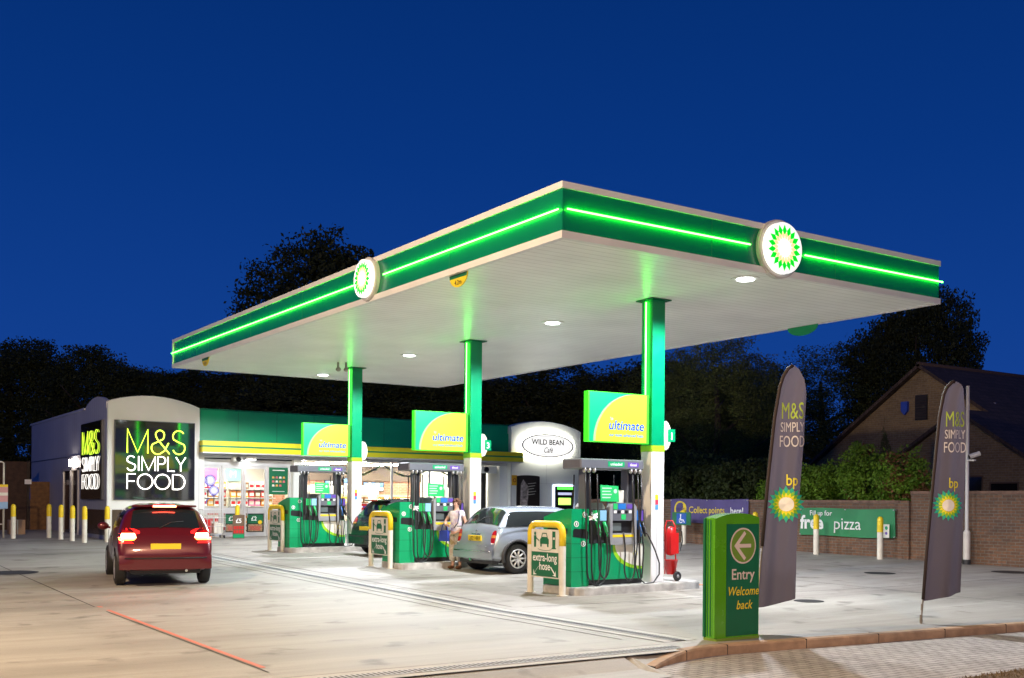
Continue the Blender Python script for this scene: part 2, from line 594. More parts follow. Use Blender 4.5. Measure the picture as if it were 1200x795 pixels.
def arc(cx, cy, r, a0, a1, n=12, ry=None):
    ry = r if ry is None else ry
    return [(cx + r * cos(radians(a0 + (a1 - a0) * k / n)), cy + ry * sin(radians(a0 + (a1 - a0) * k / n))) for k in range(n + 1)]


# ------------------------------------------------------------------ world + twilight
w = bpy.data.worlds.new('World')
S.world = w
w.use_nodes = True
nt = w.node_tree
bg = nt.nodes['Background']
sky = nt.nodes.new('ShaderNodeTexSky')
sky.sky_type = 'NISHITA'
sky.sun_disc = False
SUN_EL, SUN_ROT = radians(-4.0), radians(200)
sky.sun_elevation = SUN_EL
sky.sun_rotation = SUN_ROT
sky.altitude = 50
sky.ozone_density = 3.0
SKY_TINT = (0.012, 0.062, 0.26)
SKY_HOR = (0.010, 0.085, 0.36)
# dusk sky: the sky texture gives the faint brightening, a height gradient in the same
# blue keeps it even over the whole dome
tc = nt.nodes.new('ShaderNodeTexCoord')
sp = nt.nodes.new('ShaderNodeSeparateXYZ')
nt.links.new(tc.outputs['Generated'], sp.inputs[0])
rp = ramp(nt, sp.outputs['Z'], [(0.0, (0.0090, 0.054, 0.29)), (0.16, (0.0048, 0.045, 0.255)), (0.30, (0.0022, 0.034, 0.205)), (0.50, (0.0009, 0.023, 0.142)), (1.0, (0.0004, 0.010, 0.06))])
mixn = mix(nt, 1.0, rp.outputs['Color'], sky.outputs['Color'], 'ADD')
mn = nt.nodes[-1]
mn.inputs[0].default_value = 0.02
nt.links.new(mixn, bg.inputs['Color'])
bg.inputs['Strength'].default_value = 0.88

sl = bpy.data.lights.new('twilight_sun', 'SUN')
sl.energy = 0.01
sl.angle = radians(20)
sl.color = (0.6, 0.7, 1.0)
so = bpy.data.objects.new('twilight_sun', sl)
so.rotation_euler = (radians(86), 0, radians(-20))
so.location = (0, 0, 30)
COL.objects.link(so)

vs = S.view_settings
vs.view_transform = 'Standard'
vs.look = 'None'
vs.exposure = 0.25
vs.gamma = 1

# ------------------------------------------------------------------ ground


def grid_sheet(xs, ys, zf, name, m, skirt=None):
    b = MB()
    V = [(x, y, zf(x, y)) for y in ys for x in xs]
    nx = len(xs)
    F = [(j * nx + i, j * nx + i + 1, (j + 1) * nx + i + 1, (j + 1) * nx + i) for j in range(len(ys) - 1) for i in range(nx - 1)]
    b.add(V, F)
    return b.build(name, m)


def rng(a, b, st):
    n = max(1, int(round((b - a) / st)))
    return [a + (b - a) * i / n for i in range(n + 1)]


far = [-900, -400, -150, -80, -50]
gx = far + rng(-30, 70, 2.5) + [100, 200, 500, 900]
gy = far + rng(-30, 80, 2.5) + [110, 200, 500, 900]
struct(grid_sheet(gx, gy, lambda x, y: zg(x, y) - 0.16, 'ground', M_ASPH), 'dark ground running out to the trees beyond the forecourt')


def kerb_y(x):
    """front edge of the kerb: a shallow curve that swings down at its left end"""
    if x < 8.9:
        t = min(1, (8.9 - x) / 1.6)
        return 8.86 - 0.50 * t * t
    return 8.86 - 0.09 * (x - 8.9)


def fore_z(x, y):
    lift = min(1.0, max(0.0, (x - 7.3) / 0.9))
    yb = kerb_y(x) + .13
    return zg(x, y) - 0.095 * (1 - lift) * min(1, max(0, (yb + .30 - y) / .30))


# forecourt slab: main grid plus its front strip that follows the kerb line
b = MB()
fx = rng(-30, 7.0, 2.2) + rng(7.15, 8.9, 0.15)[0:] + rng(9.4, 24.0, 0.9) + [27, 32, 45]
rows = [0.0, 0.12, 0.28, 0.34, 0.5, 0.75, 1.0]
FYS = rng(9.5, 62, 1.25)
V, F = [], []
for t in rows[:-1]:
    for x in fx:
        yk = kerb_y(x) + 0.13 if x > 7.4 else 8.0
        y = yk + (9.5 - yk) * t
        V.append((x, y, fore_z(x, y)))
for y in FYS:
    for x in fx:
        V.append((x, y, fore_z(x, y)))
nx = len(fx)
ny = len(V) // nx
F = [(j * nx + i, j * nx + i + 1, (j + 1) * nx + i + 1, (j + 1) * nx + i) for j in range(ny - 1) for i in range(nx - 1)]
b.add(V, F)
struct(b.build('forecourt', M_CONC), 'pale brushed concrete forecourt')

struct(grid_sheet(rng(-30, 60, 3), [6.35, 7.4, 9.0], lambda x, y: -0.10, 'pavement', M_PAVER), 'strip of small grey block paving in front of the kerb')
struct(grid_sheet(rng(-30, 60, 3), rng(-30, 6.4, 3), lambda x, y: -0.085, 'verge', M_GRASS), 'dark brown verge at the edge of the paving')
r = random.Random(3)
b = MB()
for i in range(5200):
    x, y = r.uniform(6.0, 15.0), 6.42 - abs(r.gauss(0, 0.5))
    h = r.uniform(0.012, 0.035)
    a = r.uniform(0, pi)
    dx, dy = cos(a) * 0.006, sin(a) * 0.006
    lx, ly = r.uniform(-.03, .03), r.uniform(-.03, .03)
    b.add([(x - dx, y - dy, -.085), (x + dx, y + dy, -.085), (x + lx, y + ly, -.085 + h)], [(0, 1, 2)])
tag(b.build('verge_grass', M_BLADE), 'short dry grass on the verge in the bottom right corner', 'grass', kind='stuff')

# kerb stones as one raised strip with mitred joints
b = MB()
xs = rng(7.45, 8.9, 0.18) + rng(9.5, 45, 0.6)
prof = []
for i, x in enumerate(xs):
    y0 = kerb_y(x)
    lift = min(1.0, max(0.0, (x - 7.3) / 0.9))
    zt = 0.012 - 0.10 * (1 - lift)
    prof.append([(x, y0, -0.13), (x, y0 + 0.0, zt - 0.018), (x, y0 + 0.018, zt), (x, y0 + 0.15, zt), (x, y0 + 0.15, -0.13)])
V = [p for pr in prof for p in pr]
F = []
for i in range(len(xs) - 1):
    for k in range(4):
        F.append((i * 5 + k, (i + 1) * 5 + k, (i + 1) * 5 + k + 1, i * 5 + k + 1))
F.append((0, 1, 2, 3, 4))
b.add(V, F)
for i, x in enumerate(xs[::1]):
    if x > 9.3 and i % 2 == 0 or (x < 9 and i % 4 == 0):
        y0 = kerb_y(x)
        zt = prof[i][2][2]
        b.box(x - .005, y0 - .002, -0.12, x + .005, y0 + .152, zt + .002, 1)
struct(b.build('kerb', [M_KERB, mat('kerb_joint', (0.05, 0.045, 0.04), 0.9)]), 'buff kerbstones curving along the front of the forecourt')


def strip(b, p, q, wd, dz, mi=0, n=None, taper=False):
    p, q = Vector((p[0], p[1])), Vector((q[0], q[1]))
    L = (q - p).length
    n = n or max(1, int(L / 0.8))
    d = (q - p) / L
    nrm = Vector((-d.y, d.x)) * wd / 2
    V = []
    for i in range(n + 1):
        c = p + (q - p) * i / n
        for sgn in (-1, 1):
            e = c + nrm * sgn
            V.append((e.x, e.y, zg(e.x, e.y) + dz))
    b.add(V, [(2 * i, 2 * i + 1, 2 * i + 3, 2 * i + 2)[::-1] for i in range(n)], mi)


M_JOINT = mat('dark_joint_sealant', (0.07, 0.065, 0.06), 0.8, noise=0.3)
b = MB()
J = [((3.75, 9.7), (3.86, 34)), ((-1.6, 10), (-1.6, 34)), ((16.75, 9.6), (16.65, 31)), ((20.3, 8.6), (20.3, 31)),
     ((9.2, 13.75), (9.2, 34.5)), ((8.2, 9.9), (8.2, 34.5)), ((-10, 17.2), (3.75, 17.2)), ((-10, 24.4), (8.2, 24.4)), ((-10, 31.0), (24, 31.0)),
     ((16.7, 12.95), (24, 12.75)), ((9.3, 13.6), (16.6, 13.0)), ((16.7, 19.2), (24, 19.2)), ((16.7, 25.3), (24, 25.3)),
     ((9.2, 18.9), (16.6, 18.9)), ((9.2, 24.2), (16.6, 24.2))]
for p, q in J: strip(b, p, q, 0.022, 0.004)
struct(b.build('road_markings', M_JOINT), 'thin dark joints between the concrete bays of the forecourt')
b = MB()
strip(b, (3.81, 10.0), (3.85, 16.9), 0.06, 0.005)
m, ntt, bb = nodes_of('worn_red_paint')
bb.inputs['Base Color'].default_value = (0.55, 0.17, 0.11, 1)
bb.inputs['Roughness'].default_value = 0.7
struct(b.build('painted_line', m), 'worn red line painted beside a concrete joint')
b = MB()
strip(b, (13.9, 15.3), (15.6, 14.2), 0.22, 0.005)
struct(b.build('painted_line', mat('faded_orange_paint', (0.50, 0.20, 0.09), 0.7, noise=0.2, nscale=3)), 'faded orange patch painted beyond the nearest pump island')

# slot drains: pale surround + slotted grate
M_DRAINC = mat('drain_surround', (0.44, 0.43, 0.40), 0.75, noise=0.15, nscale=6)
M_GRATE = mat('galvanised_grate', (0.42, 0.43, 0.44), 0.6, 0.0, noise=0.1)
M_SLOT = mat('drain_slot', (0.07, 0.07, 0.075), 0.9)


def drain(p, q, label, step=0.055):
    t = thing('drain_channel', label, 'drain', (p[0], p[1], 0))
    b = MB()
    o = Vector((p[0], p[1]))
    strip(b, p, q, 0.50, 0.004)
    b.v = [(x - o.x, y - o.y, z) for x, y, z in b.v]
    b.build('surround', M_DRAINC, t)
    b = MB(); strip(b, p, q, 0.2, 0.009)
    d = (Vector(q[:2]) - Vector(p[:2])); L = d.length; d /= L
    nr = Vector((-d.y, d.x))
    k = 0
    while k * step < L:
        c = Vector(p[:2]) + d * (k * step)
        V = []
        for a, e in ((0, -1), (0.42, -1), (0.42, 1), (0, 1)):
            pt = c + d * (a * step) + nr * (e * 0.075)
            V.append((pt.x, pt.y, zg(pt.x, pt.y) + 0.012))
        b.add(V, [(0, 1, 2, 3)], 1)
        k += 1
    b.v = [(x - o.x, y - o.y, z) for x, y, z in b.v]
    b.build('grate', [M_GRATE, M_SLOT], t)
    b = MB()
    for off in (-0.255, 0.255):
        pp = Vector(p[:2]) + nr * off; qq = Vector(q[:2]) + nr * off
        strip(b, pp, qq, 0.012, 0.007)
    b.v = [(x - o.x, y - o.y, z) for x, y, z in b.v]
    b.build('edge_joint', M_JOINT, t)


drain((8.72, 9.45), (8.72, 33.5), 'slotted drain running along under the left edge of the canopy')
drain((8.3, 9.06), (-8, 9.06), 'slotted drain crossing the exit in the foreground')


def manhole(x, y, r, label):
    b = MB()
    z = zg(x, y)
    b.add([(x + r * cos(2 * pi * k / 28), y + r * sin(2 * pi * k / 28), zg(x + r * cos(2 * pi * k / 28), y + r * sin(2 * pi * k / 28)) + 0.006) for k in range(28)], [tuple(range(28))], 0)
    b.v = [(a - x, c - y, e) for a, c, e in b.v]
    tag(b.build('manhole_cover', mat('cast_iron', (0.05, 0.048, 0.045), 0.6, 0.5, noise=0.3, nscale=20), loc=(x, y, 0)), label, 'manhole cover')


manhole(3.75, 23.85, 0.5, 'round dark manhole cover near the left edge beyond the red car')
manhole(19.7, 15.05, 0.33, 'small dark manhole cover between the two feather flags')
manhole(13.9, 12.0, 0.24, 'small dark manhole cover beside the left feather flag')
manhole(22.6, 13.8, 0.4, 'dark manhole cover near the brick wall at the right edge')

# ------------------------------------------------------------------ helios logo


def petals(b, fr, cx, cy, rings, n=18, w=0.003):
    """interlocking pointed petals; rings = [(r_out, r_mid, r_in, half_angle_fraction, mat, offset)]"""
    for j, (ro, rm, ri, mi, off) in enumerate(rings):
        for k in range(n):
            a = 2 * pi * (k + off) / n
            da = pi / n
            pts = [(cx + ro * sin(a), cy + ro * cos(a)), (cx + rm * sin(a + da), cy + rm * cos(a + da)), (cx + ri * sin(a), cy + ri * cos(a)), (cx + rm * sin(a - da), cy + rm * cos(a - da))]
            b.add([fr(u, v, w + j * 0.0012) for u, v in pts], [(3, 2, 1, 0)], mi)


M_HG = mat('logo_green', (0.0, 0.35, 0.12), 0.4)
M_HL = mat('logo_lime', (0.25, 0.6, 0.02), 0.4)
M_HY = mat('logo_yellow', (0.85, 0.75, 0.02), 0.4)
M_HW = mat('logo_white', (0.85, 0.85, 0.8), 0.4)


def small_logo(b, fr, cx, cy, r, base):
    petals(b, fr, cx, cy, [(r, r * .74, r * .5, base, 0), (r * .82, r * .62, r * .35, base + 1, .5), (r * .66, r * .48, r * .2, base + 2, 0)])
    b.add([fr(u, v, .008) for u, v in circ(r * .42, 18, cx, cy)], [tuple(range(18))], base + 3)


# ------------------------------------------------------------------ canopy
CX0, CX1, CY0, CY1, CZ = 8.9, 17.46, 12.1, 30.48, 5.30
can = thing('forecourt_canopy', 'big flat white canopy with green illuminated fascia over the pumps', 'canopy', (13.2, 21.3, CZ))


def cl(x, y, z): return (x - 13.2, y - 21.3, z - CZ)


def CB(b, x0, y0, z0, x1, y1, z1, mi=0, bev=0):
    b.box(x0 - 13.2, y0 - 21.3, z0 - CZ, x1 - 13.2, y1 - 21.3, z1 - CZ, mi, bev)


b = MB(); CB(b, CX0 + .06, CY0 + .06, 5.315, CX1 - .06, CY1 - .06, 5.36); b.build('soffit', M_SOFFIT, can)
b = MB(); CB(b, CX0 + .1, CY0 + .1, 5.9, CX1 - .1, CY1 - .1, 5.95); b.build('roof_deck', M_GREY, can)
for side in range(4):
    if side == 0: R4 = (CX0, CY0, CX1, CY0 + .06)
    if side == 1: R4 = (CX0, CY0 + .06, CX0 + .06, CY1 - .06)
    if side == 2: R4 = (CX0, CY1 - .06, CX1, CY1)
    if side == 3: R4 = (CX1 - .06, CY0 + .06, CX1, CY1 - .06)
    x0, y0, x1, y1 = R4
    b = MB(); CB(b, x0, y0, 5.405, x1, y1, 5.995)
    # panel seams
    if side in (0, 1):
        L = (x1 - x0) if side == 0 else (y1 - y0)
        nseam = 3 if side == 0 else 6
        for k in range(1, nseam):
            if side == 0: CB(b, x0 + L * k / nseam - .004, y0 - .002, 5.41, x0 + L * k / nseam + .004, y0, 5.99, 1)
            else: CB(b, x0 - .002, y0 + L * k / nseam - .004, 5.41, x0, y0 + L * k / nseam + .004, 5.99, 1)
    b.build('fascia_panel', [M_FASC, M_DKGREEN], can)
    e = 0.025
    b = MB()
    CB(b, x0 - (e if side != 3 else 0), y0 - (e if side == 0 else 0), 5.996, x1 + (e if side != 1 else 0), y1 + (e if side == 2 else 0), 6.09, 0)
    b.build('top_trim', M_RIM, can)
    b = MB()
    CB(b, x0 - (e if side != 3 else 0), y0 - (e if side == 0 else 0), 5.30, x1 + (e if side != 1 else 0), y1 + (e if side == 2 else 0), 5.404, 0)
    b.build('bottom_trim', M_RIM, can)
b = MB(); CB(b, CX0 - .027, CY1 - .05, 5.31, CX0 - .002, CY1 + .02, 6.08); b.build('corner_trim', M_RIM, can)
zn = 5.71
for p, q in (((CX0 + .06, CY0 - .032, zn), (12.55, CY0 - .032, zn)), ((13.82, CY0 - .032, zn), (CX1 + .07, CY0 - .032, zn)),
             ((CX0 - .032, CY0 + .06, zn), (CX0 - .032, 17.5, zn)), ((CX0 - .032, 18.68, zn), (CX0 - .032, CY1 + .04, zn))):
    b = MB(); b.tube([cl(*p), cl(*q)], 0.013, 8)
    b.build('neon_strip', M_NEON, can)
M_ROUND = mat('roundel_face', (0.9, 0.9, 0.9), 0.4, emit=(0.93, 0.98, 0.95), estr=0.7)
M_RPET = mat('roundel_petal_green', (0.0, 0.6, 0.02), 0.4, emit=(0.0, 0.62, 0.01), estr=1.0)
M_RPEACH = mat('roundel_petal_cream', (1, .8, .5), 0.4, emit=(1.0, 0.72, 0.34), estr=0.72)
M_RCORE = mat('roundel_core', (1, 1, 1), 0.4, emit=(1.0, 0.98, 0.96), estr=1.8)
M_RIMC = mat('roundel_casing', (0.5, 0.49, 0.46), 0.35, noise=0.05)
for facing, c, R in (('-Y', (13.18, CY0, 5.715), 0.47), ('-X', (CX0, 18.09, 5.72), 0.40)):
    fr0 = frame(cl(*c), facing)
    b = MB()
    b.plate(circ(R, 48), fr0, -.02, .07, 0, True)
    b.plate(circ(R * .965, 48), fr0, .07, .085, 0, True)
    sg = b.build('logo_sign', M_RIMC, can)
    b = MB()
    b.plate(circ(R * .87, 48), fr0, .08, .17, 0, True)
    b.build('lit_disc', M_ROUND, sg)
    b = MB()
    cx_ = R * .04
    petals(b, fr0, 0, 0, [(R * .80, R * .60, R * .41, 0, 0)], w=.173)
    petals(b, fr0, 0, 0, [(R * .56, R * .44, R * .2, 1, .5)], w=.1745)
    b.add([fr0(u, v, .177) for u, v in circ(R * .30, 30)], [tuple(range(30))], 2)
    b.build('petal_emblem', [M_RPET, M_RPEACH, M_RCORE], sg)
# clearance signs hanging under the edge
M_HSY = mat('sign_yellow', (0.75, 0.6, 0.02), 0.5)
for facing, c, txt in (('-X', (CX0 + .06, 15.0, 5.30), '4.2m'), ('-X', (CX0 + .06, 27.8, 5.30), '4.2m')):
    fr0 = frame(cl(*c), facing)
    b = MB()
    b.plate(arc(0, 0, .28, 180, 360, 20, .21), fr0, -.01, .01, 0)
    b.add([fr0(u, v, .012) for u, v in [(-.28, 0), (-.265, -.06), (.265, -.06), (.28, 0)]], [(0, 1, 2, 3)], 1)
    b.text(txt, fr0, 0, -.17, .11, .014, 2, bold=.01)
    b.build('clearance_sign', [M_HSY, M_DKGREEN, M_BLACK], can, label='small half-round yellow and green height sign')
fr0 = frame(cl(CX1 - .06, 15.24, 5.30), '+X')
b = MB(); b.plate(arc(0, 0, .40, 180, 360, 20, .19), fr0, -.01, .01, 0)
b.build('clearance_sign', mat('sign_back_green', (0, .3, .1), .5), can, label='half-round green back of a height sign')
LAMPS = [12.6, 17.99, 24.17, 29.5]
for y in LAMPS:
    b = MB(); b.plate(circ(.24, 28), lambda u, v, w=0, y=y: cl(13.0 + u, y - v, 5.314 - w), 0, .012, 0, True)
    hd = b.build('downlight', M_WHITE, can)
    b = MB(); b.plate(circ(.14, 24), lambda u, v, w=0, y=y: cl(13.0 + u, y - v, 5.301 - w), 0, .012, 0, True)
    b.build('lens', M_LAMP, hd)
    li = bpy.data.lights.new('canopy_lamp', 'SPOT')
    li.shadow_soft_size = 0.14; li.energy = 1980; li.color = (0.89, 0.92, 1.0); li.spot_size = radians(166); li.spot_blend = 0.25
    lo = bpy.data.objects.new('canopy_lamp', li); lo.location = (13.0, y, 5.25); COL.objects.link(lo)
for x, y in ((12.14, 26.57), (12.34, 26.5)):
    b = MB(); b.cyl(cl(x, y, 5.31), cl(x, y, 5.17), .03, n=8); b.sphere(cl(x, y - .02, 5.12), (.07, .09, .06), 10, 6)
    b.build('security_camera', mat('camera_casing', (.4, .33, .3), .4), can)

# ------------------------------------------------------------------ columns with promotional sign
COLY = [14.77, 21.02, 27.27]
M_SGN_G = mat('sign_face_green', (0.0, 0.2, 0.1), 0.35, emit=(0.0, 0.55, 0.23), estr=0.8)
M_SGN_Y = mat('sign_face_yellow', (0.22, 0.28, 0.02), 0.35, emit=(0.66, 0.82, 0.05), estr=0.78)
M_SGN_L = mat('sign_face_light_lime', (0.2, 0.3, 0.15), 0.35, emit=(0.35, 0.8, 0.25), estr=0.75)
M_SGN_E = mat('sign_glowing_edge', (0.05, 0.8, 0.02), 0.4, emit=(0.03, 0.75, 0.01), estr=1.0)
M_INK = mat('sign_blue_ink', (0.005, 0.04, 0.5), 0.4, emit=(0.005, 0.04, 0.5), estr=0.4)


def swoosh(n=24):
    """yellow area boundary from bottom-left up and over to the top edge, in unit coordinates"""
    return [(0.10 + 0.72 * (1 - cos(radians(90 * k / n))), 1.0 * sin(radians(90 * k / n))) for k in range(n + 1)]


COLLAB = ['green and white column number 1 beside the nearest pump', 'green and white column number 3 beside the middle pump', 'green and white column beside the farthest pump']
for ci, cy in enumerate(COLY):
    zb = zg(13.05, cy) + .13
    t = thing('canopy_column', COLLAB[ci], 'column', (12.9, cy, zb), group='columns holding up the canopy')
    zs = (2.55, 2.62, 2.70)[ci]          # top of the white cladding
    H = 5.30 - zb
    W_, D_ = .30, .30
    zl = zs - zb
    b = MB(); b.box(0, 0, .0, W_, D_, zl, 0, .006); b.box(.0 + .125, -.003, .02, .129, .001, zl - .01, 1)
    b.build('white_cladding', [M_WHITE, M_SILVER], t)
    b = MB(); b.box(-.004, -.004, zl, W_ + .004, D_ + .004, zl + .11); b.build('lime_band', M_LIME, t)
    b = MB(); b.box(0, 0, zl + .111, W_, D_, H, 0, .006); b.build('green_shaft', mat('column_green', (0.0, .26, .105), .3, noise=.04), t)
    b = MB(); b.box(-.08, -.08, H - .012, W_ + .08, D_ + .08, H + .005); b.build('head_plate', M_FASC, t)
    sz0, sz1 = zl + .13, zl + 1.0
    b = MB(); b.tube([(-.03, D_ * .5, sz1 + .01), (-.03, D_ * .5, H - .04)], .014, 8); b.build('neon_strip', M_NEONCOL, t)
    # projecting promo sign, a flat lit box facing the forecourt entrance (and the back)
    SW, SH = 1.38, .88
    sx0 = -1.44
    b = MB(); b.box(sx0, .02, sz0, sx0 + SW, .14, sz0 + SH, 0)
    sb = b.build('promo_sign', M_SGN_E, t)
    for facing in ('-Y', '+Y'):
        fr0 = frame((sx0, .02, sz0), '-Y') if facing == '-Y' else frame((sx0 + SW, .14, sz0), '+Y')
        b = MB()
        u0, u1, v0, v1 = .03, SW - .06, .012, SH - .012
        b.add([fr0(u, v, .002) for u, v in [(u0, v0), (u1, v0), (u1, v1), (u0, v1)]], [(0, 1, 2, 3)], 0)
        sw = swoosh()
        for off, mi, wz in ((-.035, 1, .004), (0.0, 2, .006)):
            pts = [(u0 + (u1 - u0) * min(1, max(0, x + off)), v0 + (v1 - v0) * y) for x, y in sw]
            poly = pts + [(u1, v1), (u1, v0)]
            b.add([fr0(u, v, wz) for u, v in poly], [tuple(range(len(poly)))[::-1]], mi)
        b.text('ultimate', fr0, .85, .23, .23, .009, 3, bold=.012, shear=.15, sx=1.08)
        b.text('bp', fr0, .52, .40, .07, .009, 4, bold=.01)
        b.text('our most advanced fuels', fr0, .85, .11, .073, .009, 3, bold=.012, shear=.15, sx=1.08)
        b.build('sign_face', [M_SGN_G, M_SGN_L, M_SGN_Y, M_INK, mat('sign_pale_ink', (.45, .6, .5), .5)], sb)
    # round number disc standing off the far side
    if ci < 3:
        fr0 = frame((W_ + .02, .07, zl + .26), '-Y')
        b = MB(); b.box(W_, .02, zl + .04, W_ + .05, .12, zl + .56)
        b.plate([(0, -.26)] + arc(0, 0, .26, -90, 90, 16), lambda u, v, w=0: (W_ + .05 + u * .5, .05 - w, zl + .30 + v), 0, .03)
        nb = b.build('number_disc', M_CREAM, t)
        if ci < 2:
            b = MB()
            b.box(W_ + .10, .008, zl + .19, W_ + .27, .018, zl + .42)
            b.text('13'[ci], frame((W_ + .185, .008, zl + .23), '-Y'), 0, 0, .19, .004, 1, bold=.02)
            b.build('number_plate', [M_GREEN, M_WHITEINK], nb)
    # little warning sticker
    b = MB()
    for k, mm in enumerate((0, 1, 2)):
        b.box(.09, -.006, zl - 1.05 + .09 * k, .16, -.004, zl - 1.05 + .09 * (k + 1), mm)
    b.build('sticker', [mat('sticker_blue', (.1, .35, .7), .5), mat('sticker_red', (.7, .05, .1), .5), mat('sticker_yellow', (.85, .7, .02), .5)], t)

# ------------------------------------------------------------------ pump islands
ISL = [(11.0, 14.47), (11.0, 20.72), (11.0, 26.97)]
IL = ['low concrete kerb island under the nearest pump', 'low concrete kerb island under the middle pump', 'low concrete kerb island under the farthest pump']
for i, (x, y) in enumerate(ISL):
    b = MB()
    L, Wd = 2.95, 1.15
    pl = arc(L - .25, .25, .25, -90, 0, 5) + arc(L - .25, Wd - .25, .25, 0, 90, 5) + arc(.25, Wd - .25, .25, 90, 180, 5) + arc(.25, .25, .25, 180, 270, 5)
    g = lambda u, v, w=0: (u, v, w + zg(x + u, y + v) - zg(x, y))
    b.plate(pl, g, -.05, .115); b.plate([(u * .985 + .02, v * .965 + .02) for u, v in pl], g, .112, .13)
    tag(b.build('pump_island', M_KERBCONC, loc=(x, y, zg(x, y))), IL[i], 'kerb island', 'kerb islands under the pumps')

M_BLUE_L = mat('blue_button_panel', (0.02, 0.16, 0.5), 0.4)
M_PURPLE = mat('purple_label', (0.12, 0.06, 0.35), 0.4)
M_LGREEN = mat('light_green_card', (0.02, 0.5, 0.13), 0.45)


def hose_path(x0, x1, y, zlow, ztop=1.93, zend=.92, sw=.12):
    pts = []
    n = 22
    xm = (x0 + x1) / 2
    A = Vector((x0, y + .05, ztop)); 
    for k in range(8):
        t = k / 7
        pts.append((x0 - .02 * sin(t * pi), y - .08 * sin(t * pi * .6), ztop + (zlow + .25 - ztop) * t))
    for k in range(1, 9):
        a = pi + pi * k / 8
        pts.append((xm + (x0 - xm) * -cos(a), y - .08, zlow + .25 + .25 * sin(a)))
    for k in range(1, 7):
        t = k / 6
        pts.append((x1 + .03 * sin(t * pi), y - .08 + .03 * t, zlow + .25 + (zend - zlow - .25) * t))
    return pts


